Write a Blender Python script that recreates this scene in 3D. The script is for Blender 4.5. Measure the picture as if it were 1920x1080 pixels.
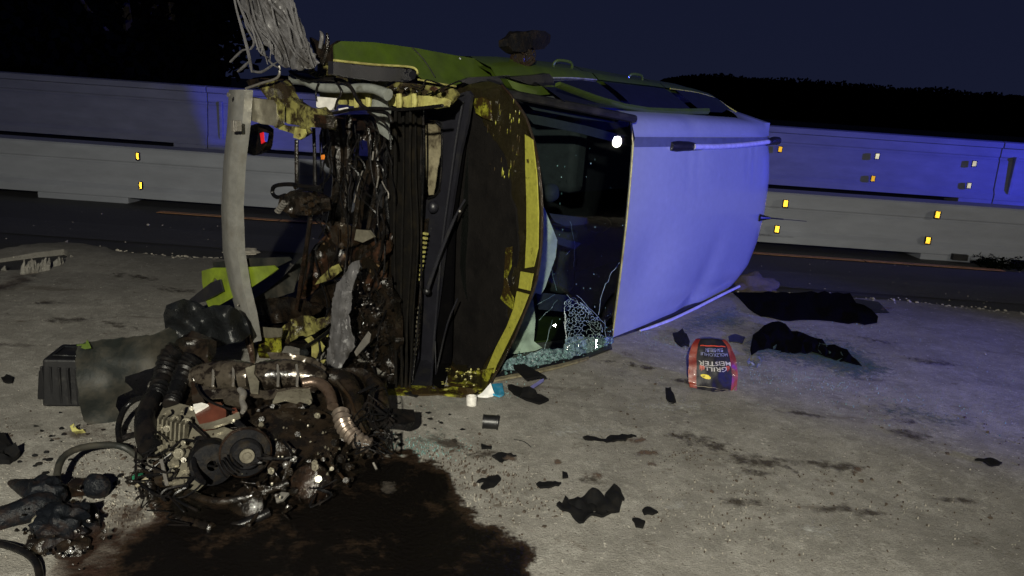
import bpy, bmesh, math, random
from mathutils import Vector, noise, Matrix
from mathutils.geometry import delaunay_2d_cdt
R = math.radians
random.seed(7)
rnd = random.random
uni = random.uniform
for o in list(bpy.data.objects): bpy.data.objects.remove(o)
S = bpy.context.scene
COL = S.collection

# ------------------------------------------------------------------ camera
H = 1.6; F = 1387.0; PITCH = R(14.5); ROLL = R(4.0)
fw = Vector((0, math.cos(PITCH), -math.sin(PITCH)))
rt0 = Vector((1, 0, 0)); up0 = Vector((0, math.sin(PITCH), math.cos(PITCH)))
rt = rt0*math.cos(ROLL) + up0*math.sin(ROLL)
upv = -rt0*math.sin(ROLL) + up0*math.cos(ROLL)
CAM = Vector((0, 0, H))
cd = bpy.data.cameras.new('camera'); cam = bpy.data.objects.new('camera', cd); COL.objects.link(cam)
cd.sensor_width = 36; cd.lens = 36*F/1920; cd.clip_start = 0.05; cd.clip_end = 3000
m = Matrix((rt, upv, -fw)).transposed().to_4x4(); m.translation = CAM
cam.matrix_world = m
S.camera = cam

# ------------------------------------------------------------------ sky (dusk, sun well below the horizon) and lamps
w = bpy.data.worlds.new('World'); S.world = w; w.use_nodes = True
nt = w.node_tree; bg = nt.nodes['Background']
# dusk long after sunset: an even deep blue, a little paler towards the horizon all round
geo = nt.nodes.new('ShaderNodeTexCoord'); sep = nt.nodes.new('ShaderNodeSeparateXYZ'); ramp = nt.nodes.new('ShaderNodeValToRGB')
nt.links.new(geo.outputs['Generated'], sep.inputs[0]); nt.links.new(sep.outputs[2], ramp.inputs[0]); nt.links.new(ramp.outputs[0], bg.inputs[0])
ramp.color_ramp.elements[0].position = 0.0; ramp.color_ramp.elements[0].color = (.0078, .0100, .0255, 1)
ramp.color_ramp.elements[1].position = 0.6; ramp.color_ramp.elements[1].color = (.0040, .0055, .0200, 1)
bg.inputs[1].default_value = 1.0

def lamp(name, loc, watts, color, radius, target=None, spot=None, blend=0.6):
    l = bpy.data.lights.new(name, 'SPOT' if spot else 'POINT'); l.energy = watts; l.color = color; l.shadow_soft_size = radius
    o = bpy.data.objects.new(name, l); COL.objects.link(o); o.location = loc
    if spot:
        l.spot_size = R(spot); l.spot_blend = blend
        o.rotation_euler = (Vector(target)-Vector(loc)).to_track_quat('-Z', 'Y').to_euler()
    return o
# work lamp of the rescue crew behind the photographer, blue beacon and headlamp of the truck on the right
lamp('work_lamp', (-0.30, -2.0, 2.65), 2250, (0.98, 0.94, 0.79), 0.05, (-1.0, 4.0, 0.3), 114, 1.0)
lamp('blue_beacon', (14, -5, 1.9), 20500, (0.035, 0.05, 1.0), 0.15, (3.0, 5.0, 0.9), 17, .7)
lamp('added_blue_barrier_lamp', (17, 10.2, 2.5), 5500, (0.05, 0.06, 1.0), 0.12, (7, 16.4, .6), 95, .5)  # added unseen lamp that gives the tall barrier its blue light
lamp('truck_work_light', (8.45, 3.2, 2.32), 270, (1.0, 0.92, 0.74), 0.12)
lamp('cold_marker_lamp', (5.2, 0.6, 1.6), 1.0, (0.2, 0.8, 1.0), 0.04)

S.view_settings.view_transform = 'Standard'; S.view_settings.look = 'None'
S.view_settings.exposure = 0; S.view_settings.gamma = 1
S.render.engine = 'CYCLES'

# ------------------------------------------------------------------ mapping helpers (sight line of a point in the photo meets a real plane)
def ray(px, py): return fw*F + rt*(px-960) + upv*(540-py)
def hit(px, py, P0, n):
    d = ray(px, py); return CAM + d*((P0-CAM).dot(n)/d.dot(n))
def G(px, py, z=0.0): return hit(px, py, Vector((0, 0, z)), Vector((0, 0, 1)))
def onY(Y): return lambda px, py: hit(px, py, Vector((0, Y, 0)), Vector((0, 1, 0)))
cA = Vector((.61, .792, 0)).normalized(); cU = Vector((cA.y, -cA.x, 0)); cZ = Vector((0, 0, 1))
cO = Vector((.7, 4.84, 0)) - cA*2.0 - cU*1.45
def W(s, h, w_): return cO + cA*s + cU*h + cZ*w_
def grounded(p, px, py):     # nothing may sink into the ground: where the sight line meets the ground first, the piece rests on it
    return p if p.z > .036 else hit(px, py, Vector((0, 0, .036)), Vector((0, 0, 1)))
def onS(s):
    return lambda px, py: grounded(hit(px, py, cO+cA*(s(px, py) if callable(s) else s), cA), px, py)
def onH(h):
    return lambda px, py: grounded(hit(px, py, cO+cU*(h(px, py) if callable(h) else h), cU), px, py)
def onZ(z): return lambda px, py: G(px, py, z)
def onP(P0, n): return lambda px, py: hit(px, py, P0, n)
def nz(p, sc=1.0, seed=0.0): return noise.noise(Vector(p)*sc + Vector((seed, seed*1.7, -seed)))
def lerp(a, b, t): return a+(b-a)*t
def interp(xs, ys, x):
    if x <= xs[0]: return ys[0]
    for i in range(len(xs)-1):
        if x <= xs[i+1]: return lerp(ys[i], ys[i+1], (x-xs[i])/(xs[i+1]-xs[i]))
    return ys[-1]

# ------------------------------------------------------------------ materials
def pmat(name, base, rough=.5, metal=0.0, dirt=None, amount=.5, scale=6.0, drough=None, bump=.0, bscale=40.0, coat=0.0, soft=.08, fleck=None, fscale=120., famt=.62, stretch=None, spec=None, var=1.0):
    M = bpy.data.materials.new(name); M.use_nodes = True
    n = M.node_tree.nodes; L = M.node_tree.links; b = n['Principled BSDF']
    tc = n.new('ShaderNodeTexCoord'); src = tc.outputs['Object']
    if stretch:
        mp = n.new('ShaderNodeMapping'); mp.inputs['Scale'].default_value = stretch; L.new(src, mp.inputs[0]); src = mp.outputs[0]
    def nse(sc, det=6, rg=.62):
        t = n.new('ShaderNodeTexNoise'); t.inputs['Scale'].default_value = sc; t.inputs['Detail'].default_value = det; t.inputs['Roughness'].default_value = rg
        L.new(src, t.inputs['Vector']); return t.outputs[0]
    def step(v, lo, hi):
        r = n.new('ShaderNodeMapRange'); r.inputs[1].default_value = lo; r.inputs[2].default_value = hi; L.new(v, r.inputs[0]); return r.outputs[0]
    def mix(f, a, c):
        x = n.new('ShaderNodeMix'); x.data_type = 'RGBA'; L.new(f, x.inputs[0])
        for s_, i in ((a, 6), (c, 7)):
            if isinstance(s_, tuple): x.inputs[i].default_value = (*s_, 1)
            else: L.new(s_, x.inputs[i])
        return x.outputs[2]
    v = step(nse(2.3*scale, 8), .3, .7)
    colr = mix(v, tuple(c*(1-.22*var) for c in base), tuple(min(1, c*(1+.18*var)) for c in base))
    b.inputs['Roughness'].default_value = rough; b.inputs['Metallic'].default_value = metal
    if spec is not None: b.inputs['Specular IOR Level'].default_value = spec
    if dirt:
        f = step(nse(scale, 9, .68), 1-amount-soft, 1-amount+soft)
        colr = mix(f, colr, dirt)
        rr = n.new('ShaderNodeMapRange'); L.new(f, rr.inputs[0]); rr.inputs[3].default_value = rough; rr.inputs[4].default_value = rough if drough is None else drough
        L.new(rr.outputs[0], b.inputs['Roughness'])
        if metal > 0:
            mm = n.new('ShaderNodeMapRange'); L.new(f, mm.inputs[0]); mm.inputs[3].default_value = metal; mm.inputs[4].default_value = 0; L.new(mm.outputs[0], b.inputs['Metallic'])
    if fleck:
        f = step(nse(fscale, 3, .5), famt, famt+.05); colr = mix(f, colr, fleck)
    L.new(colr, b.inputs['Base Color'])
    if coat: b.inputs['Coat Weight'].default_value = coat; b.inputs['Coat Roughness'].default_value = .08
    if bump:
        bp = n.new('ShaderNodeBump'); bp.inputs['Strength'].default_value = bump; bp.inputs['Distance'].default_value = .01
        L.new(nse(bscale, 6, .6), bp.inputs['Height']); L.new(bp.outputs[0], b.inputs['Normal'])
    return M

brown = (.035, .022, .012)
MT = dict(
 lime = pmat('lime_paint', (.062, .10, .010), .34, .30, (.032, .042, .016), .40, 5, .55, .05, 8, .5, .25),
 limewet = pmat('lime_paint_oily', (.25, .25, .025), .30, .15, (.028, .018, .006), .52, 9, .16, .25, 30, .4, .05, fleck=(.02, .014, .006), fscale=70, famt=.6),
 limein = pmat('lime_inner_metal', (.24, .225, .07), .45, .1, (.022, .016, .009), .54, 10, .2, .3, 26, .2, .07),
 limepale = pmat('lime_inner_pale', (.34, .32, .10), .5, .1, (.10, .07, .03), .42, 12, .3, .25, 26, .1, .12),
 roof = pmat('silver_green_paint', (.31, .34, .34), .30, .30, (.27, .29, .29), .30, 9, .42, .02, 5, .5, .12, var=.25, fleck=(.12, .11, .09), fscale=90, famt=.74),
 black = pmat('black_plastic', (.006, .006, .007), .42, 0, (.013, .012, .010), .42, 7, .6, .15, 60),
 matte = pmat('black_felt', (.0022, .0021, .0025), 1.0, 0, (.0035, .0032, .003), .4, 9, 1, .12, 120, spec=.02),
 scrap = pmat('black_scrap_plastic', (.004, .004, .0045), .85, 0, (.008, .007, .006), .4, 20, .9, .15, 90, spec=.15),
 rubber = pmat('black_rubber', (.004, .004, .0045), .27, 0, (.009, .007, .006), .45, 12, .5, .3, 50, spec=.25),
 oily = pmat('oily_black', (.0055, .0045, .0036), .20, 0, (.014, .009, .005), .48, 14, .4, .55, 55, .25),
 oilymetal = pmat('oily_metal', (.06, .05, .038), .24, .8, (.018, .011, .006), .56, 9, .12, .5, 34, .4),
 alu = pmat('worn_aluminium', (.32, .30, .27), .40, .7, (.06, .045, .03), .40, 8, .5, .2, 40),
 beam = pmat('bumper_beam_metal', (.27, .265, .245), .40, .45, (.10, .088, .068), .38, 7, .5, .12, 40, 0, .14),
 cast = pmat('cast_aluminium', (.27, .25, .19), .32, .6, (.022, .015, .010), .46, 11, .25, .15, 60, .2, .2),
 bronze = pmat('oily_heat_shield', (.15, .125, .095), .25, .85, (.008, .006, .0045), .56, 14, .18, .35, 26, .3, .12),
 pipe = pmat('burnt_exhaust_steel', (.14, .10, .075), .28, .8, (.025, .014, .009), .45, 20, .3, .3, 60),
 rust = pmat('rusty_steel', (.05, .021, .010), .5, .1, (.007, .005, .003), .58, 9, .25, .7, 25, fleck=(.12, .08, .04), fscale=26, famt=.66),
 rustoil = pmat('rust_under_oil', (.018, .010, .006), .3, .1, (.006, .0045, .0035), .5, 11, .14, .7, 30, .3),
 brick = pmat('brick_red_plastic', (.08, .024, .014), .45, 0, (.07, .03, .018), .45, 14, .3, .2, 50),
 grey = pmat('torn_grey_plastic', (.10, .097, .10), .45, 0, (.035, .032, .03), .44, 9, .5, .5, 45, stretch=(1, 1, .35)),
 greymud = pmat('muddy_liner_plastic', (.008, .010, .009), .55, 0, (.045, .038, .026), .42, 5, .85, .35, 25, 0, .16),
 crush = pmat('crushed_grey_plastic', (.010, .011, .012), .26, 0, (.004, .004, .004), .42, 9, .5, 1.0, 22, 0, spec=.3),
 white = pmat('white_plastic', (.62, .60, .56), .5, 0, (.25, .23, .2), .35, 10, .6, .05, 40),
 washer = pmat('milky_hose', (.17, .18, .165), .35, 0, (.05, .045, .03), .40, 9, .4, .15, 30, .2),
 beige = pmat('beige_sealant', (.20, .175, .11), .6, 0, (.04, .03, .018), .45, 9, .5, .3, 30),
 cowl = pmat('charcoal_cowl_plastic', (.010, .010, .014), .40, 0, (.016, .015, .014), .40, 6, .55, .12, 60),
 mat_ins = pmat('bonnet_insulation', (.0075, .0065, .006), .85, 0, (.0045, .004, .004), .45, 5, .7, .5, 70, spec=.1),
 rail = pmat('roof_rail_metal', (.50, .50, .56), .30, .25, (.3, .3, .34), .35, 9, .4, 0),
 cloth = pmat('airbag_cloth', (.66, .70, .56), .85, 0, (.48, .52, .44), .42, 5, .9, .35, 35, 0, .2),
 seat = pmat('grey_seat_fabric', (.020, .024, .026), .85, 0, (.014, .016, .018), .4, 12, .9, .2, 120),
 dark = pmat('dark_trim', (.010, .010, .012), .7, 0, (.016, .016, .018), .4, 8, .8, .05, 60),
 bconc = pmat('barrier_concrete', (.235, .25, .285), .82, 0, (.185, .195, .222), .42, 1.6, .9, .25, 40, 0, .3, stretch=(.35, 1, 1.2)),
 bdark = pmat('barrier_weathered', (.20, .20, .21), .85, 0, (.14, .14, .15), .42, 2, .9, .12, 60, 0, .3, stretch=(.3, 1, 1.2)),
 asphalt = pmat('asphalt', (.026, .026, .028), .72, 0, (.014, .014, .015), .44, 1.6, .6, .6, 240, 0, .3, fleck=(.10, .10, .10), fscale=75, famt=.70, stretch=(.35, 1, 1)),
 far = pmat('dark_field', (.015, .018, .012), .95, 0, (.01, .012, .008), .5, .2, .95),
 tape = pmat('orange_line_paint', (.32, .15, .055), .6, 0, (.14, .075, .035), .42, 9, .7, .1, 60),
 red = pmat('red_reflection_tint', (.7, .02, .03), .2, 0), bluereflect = pmat('blue_reflection_tint', (.05, .07, .55), .2, 0),
 orange = pmat('orange_plastic', (.75, .22, .03), .4, 0), yellow = pmat('yellow_plastic', (.62, .42, .05), .4, 0),
 green = pmat('green_plastic', (.01, .10, .05), .4, 0), bluep = pmat('blue_packet', (.03, .25, .42), .4, 0, (.25, .3, .3), .35, 30),
 bluegrey = pmat('blue_plastic_strip', (.16, .16, .42), .35, 0), paper = pmat('white_paper', (.68, .68, .66), .8, 0),
 bagblack = pmat('bag_black_film', (.008, .0075, .009), .5, 0, (.014, .012, .010), .4, 12, .55, .35, 22, 0, spec=.3),
 bagred = pmat('bag_red_film', (.12, .010, .008), .42, 0, (.28, .05, .014), .40, 14, .45, .35, 22, .1, .18, stretch=(1, 1, .5)),
 bagnavy = pmat('bag_navy_print', (.02, .02, .055), .4, 0),
 ink = pmat('pale_print', (.34, .32, .27), .5, 0), inkblue = pmat('blue_print', (.16, .17, .27), .5, 0), inkred = pmat('red_print', (.45, .05, .02), .5, 0), inkyel = pmat('yellow_print', (.65, .52, .02), .5, 0),
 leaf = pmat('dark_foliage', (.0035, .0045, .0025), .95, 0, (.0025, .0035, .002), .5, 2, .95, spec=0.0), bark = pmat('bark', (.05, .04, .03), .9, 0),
 stone = pmat('pale_grit', (.27, .25, .21), .85, 0), stone2 = pmat('dark_grit', (.045, .032, .022), .8, 0), soil = pmat('brown_earth', (.045, .037, .03), .95, 0, (.05, .038, .028), .45, 14, .95, .9, 60),
 foil = pmat('clear_crumpled_film', (.25, .27, .28), .15, .3),
)
def glassmat(name, tint, rough, alpha):
    M = bpy.data.materials.new(name); M.use_nodes = True; n = M.node_tree.nodes; L = M.node_tree.links; n.clear()
    out = n.new('ShaderNodeOutputMaterial'); mx = n.new('ShaderNodeMixShader'); tr = n.new('ShaderNodeBsdfTransparent'); gl = n.new('ShaderNodeBsdfGlossy')
    tr.inputs[0].default_value = (*tint, 1); gl.inputs['Roughness'].default_value = rough
    fr = n.new('ShaderNodeFresnel'); fr.inputs[0].default_value = 1.5
    L.new(fr.outputs[0], mx.inputs[0]); L.new(tr.outputs[0], mx.inputs[1]); L.new(gl.outputs[0], mx.inputs[2]); L.new(mx.outputs[0], out.inputs[0])
    return M
MT['glass'] = glassmat('windshield_glass', (.62, .70, .69), .012, 0)
MT['tint'] = pmat('tinted_side_glass', (.010, .011, .018), .06, 0, None, coat=.5)
MT['crumb'] = pmat('broken_glass_crumbs', (.20, .34, .33), .08, 0, (.05, .10, .09), .5, 40, .1, 0, spec=.9)
MT['crack'] = pmat('glass_fracture', (.30, .42, .44), .3, 0, spec=.8)
MT['frost'] = pmat('shattered_laminate', (.16, .24, .25), .25, 0, (.03, .05, .055), .50, 34, .2, .9, 60, .5)
def amber():
    return pmat('amber_reflector', (.95, .50, .04), .42, .9)
MT['amber'] = amber()
MT['flexpipe'] = pmat('flexible_steel', (.26, .21, .17), .28, .75, (.03, .018, .012), .38, 20, .3, .1, 60)
MT['panelblack'] = pmat('panel_black', (.0055, .005, .0045), .7, 0, (.011, .009, .006), .42, 12, .6, .3, 50, spec=.06)
MT['ditchshade'] = pmat('roof_ditch_shade', (.06, .07, .085), .5, 0)
MT['mirrorblack'] = pmat('mirror_plastic', (.006, .006, .007), .6, 0, (.014, .011, .008), .45, 20, .5, .5, 60, spec=.07)
MT['limeband'] = pmat('lime_paint_splashed', (.34, .33, .05), .34, .15, (.04, .028, .008), .36, 22, .2, .25, 30, .4, .04)
MT['limebright'] = pmat('lime_paint_bright', (.20, .27, .02), .34, .2, (.06, .075, .02), .36, 6, .5, .2, 12, .3, .2)  # brighter copy of the lime body paint
MT['sooty'] = pmat('sooty_metal', (.005, .006, .008), .4, 0, (.016, .010, .008), .42, 12, .6, .9, 40, spec=.15)
MT['oliveoil'] = pmat('oil_on_lime', (.016, .013, .006), .22, .1, (.09, .078, .018), .30, 16, .3, .5, 40, .2, .06)
MT['whiteref'] = pmat('white_reflector', (.95, .88, .66), .42, .9)

# ground: pale dust and binder over the road, blotched and flecked
def groundmat():
    M = bpy.data.materials.new('dusty_ground'); M.use_nodes = True; n = M.node_tree.nodes; L = M.node_tree.links; b = n['Principled BSDF']
    tc = n.new('ShaderNodeTexCoord')
    def nse(sc, det=8, rg=.62, st=(1, 1, 1), off=0):
        mp = n.new('ShaderNodeMapping'); mp.inputs['Scale'].default_value = st; mp.inputs['Location'].default_value = (off, off*.7, 0); L.new(tc.outputs['Object'], mp.inputs[0])
        t = n.new('ShaderNodeTexNoise'); t.inputs['Scale'].default_value = sc; t.inputs['Detail'].default_value = det; t.inputs['Roughness'].default_value = rg
        L.new(mp.outputs[0], t.inputs[0]); return t.outputs[0]
    def step(v, lo, hi, a=0., c=1.):
        r = n.new('ShaderNodeMapRange'); r.inputs[1].default_value = lo; r.inputs[2].default_value = hi; r.inputs[3].default_value = a; r.inputs[4].default_value = c; L.new(v, r.inputs[0]); return r.outputs[0]
    def mix(f, a, c):
        x = n.new('ShaderNodeMix'); x.data_type = 'RGBA'; L.new(f, x.inputs[0])
        for s_, i in ((a, 6), (c, 7)):
            if isinstance(s_, tuple): x.inputs[i].default_value = (*s_, 1)
            else: L.new(s_, x.inputs[i])
        return x.outputs[2]
    c = mix(step(nse(1.1), .32, .68), (.225, .213, .19), (.295, .282, .252))
    c = mix(step(nse(5, 10, .78), .42, .62, 0, .8), c, (.15, .142, .125))
    c = mix(step(nse(14, 9, .75, (1, 1, 1), 31), .50, .64, 0, .7), c, (.36, .35, .315))
    c = mix(step(nse(170, 2, .5, (1, 1, 1), 41), .50, .62, 0, .45), c, (.12, .11, .095))
    c = mix(step(nse(.9, 7, .6, (.6, 1.6, 1), 5), .54, .72, 0, .65), c, (.105, .098, .085))
    c = mix(step(nse(2.2, 8, .7, (.5, 1.9, 1), 11), .60, .70, 0, .7), c, (.085, .068, .052))
    c = mix(step(nse(6.5, 9, .75, (1, 1, 1), 3), .60, .68, 0, .75), c, (.075, .056, .04))
    sp = n.new('ShaderNodeSeparateXYZ'); L.new(tc.outputs['Object'], sp.inputs[0]); yy = n.new('ShaderNodeMath'); yy.operation = 'MULTIPLY_ADD'; L.new(nse(1.3, 7, .65, (.5, 1.5, 1), 17), yy.inputs[0]); yy.inputs[1].default_value = 3.2; L.new(sp.outputs[1], yy.inputs[2])
    c = mix(step(yy.outputs[0], 6.0, 8.4, 0, .72), c, (.095, .09, .08))   # the ground colour gets darker towards the road
    c = mix(step(nse(36, 4, .6, (1, 1, 1), 9), .66, .70, 0, .8), c, (.06, .045, .032))
    c = mix(step(nse(48, 3, .5, (1, 1, 1), 21), .69, .73, 0, .9), c, (.50, .47, .41))
    L.new(c, b.inputs['Base Color']); b.inputs['Roughness'].default_value = .92; b.inputs['Specular IOR Level'].default_value = .25
    bp = n.new('ShaderNodeBump'); bp.inputs['Strength'].default_value = .55; bp.inputs['Distance'].default_value = .012
    ad = n.new('ShaderNodeMath'); ad.operation = 'ADD'; L.new(nse(26, 8, .7), ad.inputs[0]); L.new(nse(140, 4, .6), ad.inputs[1]); L.new(ad.outputs[0], bp.inputs['Height'])
    L.new(bp.outputs[0], b.inputs['Normal'])
    return M
MT['ground'] = groundmat()
def stainmat(name, core, rim, rough, gain=1.6, nscale=9., soft=.16, bump=.2, spec=.5):
    # a stain with a ragged edge: the 'edge' attribute is the distance to the rim
    M = bpy.data.materials.new(name); M.use_nodes = True; n = M.node_tree.nodes; L = M.node_tree.links; b = n['Principled BSDF']
    at = n.new('ShaderNodeAttribute'); at.attribute_name = 'edge'
    tc = n.new('ShaderNodeTexCoord'); t = n.new('ShaderNodeTexNoise'); t.inputs['Scale'].default_value = nscale; t.inputs['Detail'].default_value = 10; t.inputs['Roughness'].default_value = .7
    L.new(tc.outputs['Object'], t.inputs[0])
    a = n.new('ShaderNodeMath'); a.operation = 'MULTIPLY_ADD'; L.new(t.outputs[0], a.inputs[0]); a.inputs[1].default_value = gain; a.inputs[2].default_value = -gain*.62
    s_ = n.new('ShaderNodeMath'); s_.operation = 'ADD'; L.new(a.outputs[0], s_.inputs[0]); L.new(at.outputs['Fac'], s_.inputs[1])
    r = n.new('ShaderNodeMapRange'); r.inputs[1].default_value = 0; r.inputs[2].default_value = soft; L.new(s_.outputs[0], r.inputs[0]); L.new(r.outputs[0], b.inputs['Alpha'])
    r2 = n.new('ShaderNodeMapRange'); r2.inputs[1].default_value = .05; r2.inputs[2].default_value = .6; L.new(s_.outputs[0], r2.inputs[0])
    x = n.new('ShaderNodeMix'); x.data_type = 'RGBA'; L.new(r2.outputs[0], x.inputs[0]); x.inputs[6].default_value = (*rim, 1); x.inputs[7].default_value = (*core, 1)
    L.new(x.outputs[2], b.inputs['Base Color'])
    b.inputs['Roughness'].default_value = rough; b.inputs['Specular IOR Level'].default_value = spec
    bp = n.new('ShaderNodeBump'); bp.inputs['Strength'].default_value = bump; bp.inputs['Distance'].default_value = .01
    t2 = n.new('ShaderNodeTexNoise'); t2.inputs['Scale'].default_value = 60; t2.inputs['Detail'].default_value = 6; L.new(tc.outputs['Object'], t2.inputs[0]); L.new(t2.outputs[0], bp.inputs['Height']); L.new(bp.outputs[0], b.inputs['Normal'])
    return M
MT['oil'] = stainmat('oil_spill', (.0032, .0026, .0022), (.03, .019, .012), .24, 2.6, 8., .22, .8, .3)
MT['rustspill'] = stainmat('rust_brown_spill', (.022, .012, .008), (.07, .04, .027), .5, 2.4, 9., .8, .8, .3)
MT['stain'] = stainmat('dark_ground_stain', (.05, .042, .034), (.11, .095, .08), .85, 3.6, 16., .9, .3, .2)
MT['brownstain'] = stainmat('brown_ground_stain', (.095, .066, .048), (.13, .10, .08), .85, 3.4, 22., .7, .4, .2)
MT['greenstain'] = stainmat('green_glass_dust', (.05, .09, .08), (.09, .12, .10), .5, 2.2, 22., .6, .9, .8)
MT['pale'] = stainmat('pale_binder_powder', (.42, .42, .40), (.33, .32, .29), .95, 2.0, 20., .6, .3, .1)

# ------------------------------------------------------------------ mesh helpers
class MB:
    def __init__(s): s.v = []; s.f = []; s.m = []; s.edge = None
    def add(s, vs, fs, mi=0):
        k = len(s.v); s.v += [Vector(p) for p in vs]; s.f += [[i+k for i in f] for f in fs]; s.m += [mi]*len(fs)
    def box(s, c, ex, ey, ez, mi=0):
        c, ex, ey, ez = map(Vector, (c, ex, ey, ez))
        vs = [c+ex*a+ey*b+ez*d for a in (-1, 1) for b in (-1, 1) for d in (-1, 1)]
        s.add(vs, [(0, 1, 3, 2), (4, 6, 7, 5), (0, 4, 5, 1), (2, 3, 7, 6), (0, 2, 6, 4), (1, 5, 7, 3)], mi)
    def tube(s, pts, r, n=8, mi=0, smooth=3, ridge=0.0, caps=True):
        pts = [Vector(p) for p in pts]
        if smooth > 1 and len(pts) > 2:
            q = []; rr = []
            for i in range(len(pts)-1):
                p0 = pts[max(i-1, 0)]; p1 = pts[i]; p2 = pts[i+1]; p3 = pts[min(i+2, len(pts)-1)]
                for k in range(smooth):
                    t = k/smooth
                    q.append(.5*((2*p1)+(p2-p0)*t+(2*p0-5*p1+4*p2-p3)*t*t+(3*p1-p0-3*p2+p3)*t**3))
                    if isinstance(r, (list, tuple)): rr.append(lerp(r[i], r[i+1], t))
            q.append(pts[-1])
            if isinstance(r, (list, tuple)): rr.append(r[-1]); r = rr
            pts = q
        if not isinstance(r, (list, tuple)): r = [r]*len(pts)
        d = (pts[1]-pts[0]).normalized(); a = d.orthogonal().normalized(); vs = []
        for i, p in enumerate(pts):
            dd = (pts[min(i+1, len(pts)-1)]-pts[max(i-1, 0)]).normalized()
            a = (a-dd*a.dot(dd)).normalized(); b = dd.cross(a)
            ri = r[i]*(1+(ridge if i % 2 else -ridge))
            vs += [p+(a*math.cos(2*math.pi*k/n)+b*math.sin(2*math.pi*k/n))*ri for k in range(n)]
        fs = [(i*n+k, i*n+(k+1) % n, (i+1)*n+(k+1) % n, (i+1)*n+k) for i in range(len(pts)-1) for k in range(n)]
        if caps: fs += [tuple(range(n-1, -1, -1)), tuple(range((len(pts)-1)*n, len(pts)*n))]
        s.add(vs, fs, mi)
    def lathe(s, c, axis, prof, n=28, mi=0):
        c = Vector(c); ax = Vector(axis).normalized(); a = ax.orthogonal().normalized(); b = ax.cross(a); vs = []
        for (r, t) in prof: vs += [c+ax*t+(a*math.cos(2*math.pi*k/n)+b*math.sin(2*math.pi*k/n))*max(r, 1e-4) for k in range(n)]
        fs = [(i*n+k, i*n+(k+1) % n, (i+1)*n+(k+1) % n, (i+1)*n+k) for i in range(len(prof)-1) for k in range(n)]
        s.add(vs, fs, mi)
    def grid(s, rows, mi=0, closed=False):
        n = len(rows[0]); vs = [p for r in rows for p in r]
        fs = [(i*n+k, i*n+k+1, (i+1)*n+k+1, (i+1)*n+k) for i in range(len(rows)-1) for k in range(n-1)]
        if closed: fs += [(i*n+n-1, i*n, (i+1)*n, (i+1)*n+n-1) for i in range(len(rows)-1)]
        s.add(vs, fs, mi)
    def lump(s, c, rx, ry=None, rz=None, amp=.2, fr=2., sub=3, mi=0, seed=0.):
        ry = ry or rx; rz = rz or rx; b = bmesh.new(); bmesh.ops.create_icosphere(b, subdivisions=sub, radius=1)
        c = Vector(c); vs = []
        for v in b.verts:
            k = 1+amp*nz(v.co, fr, seed+c.x*3)*2; p = v.co*k; vs.append(c+Vector((p.x*rx, p.y*ry, p.z*rz)))
        s.add(vs, [[v.index for v in f.verts] for f in b.faces], mi); b.free()

CH = {}
def obj(name, mb, mat, parent=None, smooth=True, label=None, cat=None, group=None, kind=None, bevel=0, angle=40):
    me = bpy.data.meshes.new(name); off = Vector((0, 0, 0))
    if parent is not None: off = wloc(parent)
    elif mb.v and kind is None:
        lo = Vector((sum(v.x for v in mb.v)/len(mb.v), sum(v.y for v in mb.v)/len(mb.v), min(v.z for v in mb.v))); off = lo
    me.from_pydata([v-off for v in mb.v], [], mb.f)
    for mm in (mat if isinstance(mat, list) else [mat]): me.materials.append(MT[mm])
    if isinstance(mat, list): me.polygons.foreach_set('material_index', mb.m)
    if mb.edge is not None:
        at = me.attributes.new('edge', 'FLOAT', 'POINT'); at.data.foreach_set('value', mb.edge)
    me.update()
    b = bmesh.new(); b.from_mesh(me); bmesh.ops.recalc_face_normals(b, faces=b.faces) if mb.edge is None else None
    b.to_mesh(me); b.free()
    if smooth:
        me.polygons.foreach_set('use_smooth', [True]*len(me.polygons))
        me.set_sharp_from_angle(angle=R(angle))
    o = bpy.data.objects.new(name, me); COL.objects.link(o)
    if parent is not None: o.parent = parent
    else: o.location = off
    if bevel:
        md = o.modifiers.new('bevel', 'BEVEL'); md.width = bevel; md.segments = 2; md.limit_method = 'ANGLE'
    tag(o, label, cat, group, kind)
    return o
def wloc(o):
    v = Vector(o.location)
    while o.parent is not None: o = o.parent; v += Vector(o.location)
    return v
def tag(o, label=None, cat=None, group=None, kind=None):
    for k, v in (('label', label), ('category', cat), ('group', group), ('kind', kind)):
        if v: o[k] = v
def empty(name, loc, label, cat, group=None):
    o = bpy.data.objects.new(name, None); COL.objects.link(o); o.location = loc; o.empty_display_size = .2; tag(o, label, cat, group); return o

def inside(p, poly):
    x, y = p; c = False; n = len(poly)
    for i in range(n):
        x1, y1 = poly[i]; x2, y2 = poly[(i+1) % n]
        if (y1 > y) != (y2 > y) and x < (x2-x1)*(y-y1)/(y2-y1)+x1: c = not c
    return c
def pdist(p, poly):
    best = 1e9; x, y = p; n = len(poly)
    for i in range(n):
        x1, y1 = poly[i]; x2, y2 = poly[(i+1) % n]; dx, dy = x2-x1, y2-y1; L2 = dx*dx+dy*dy
        t = 0 if L2 == 0 else max(0, min(1, ((x-x1)*dx+(y-y1)*dy)/L2)); d = math.hypot(x-x1-t*dx, y-y1-t*dy)
        best = min(best, d)
    return best
def rough_outline(poly, step, jit):
    out = []
    for i in range(len(poly)):
        (x1, y1), (x2, y2) = poly[i], poly[(i+1) % len(poly)]; L_ = math.hypot(x2-x1, y2-y1); k = max(1, int(L_/step))
        for j in range(k):
            t = j/k; a = 0 if j == 0 else uni(-jit, jit); nx, ny = (y2-y1)/max(L_, 1e-6), -(x2-x1)/max(L_, 1e-6)
            out.append((x1+(x2-x1)*t+nx*a, y1+(y2-y1)*t+ny*a))
    return out
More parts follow.
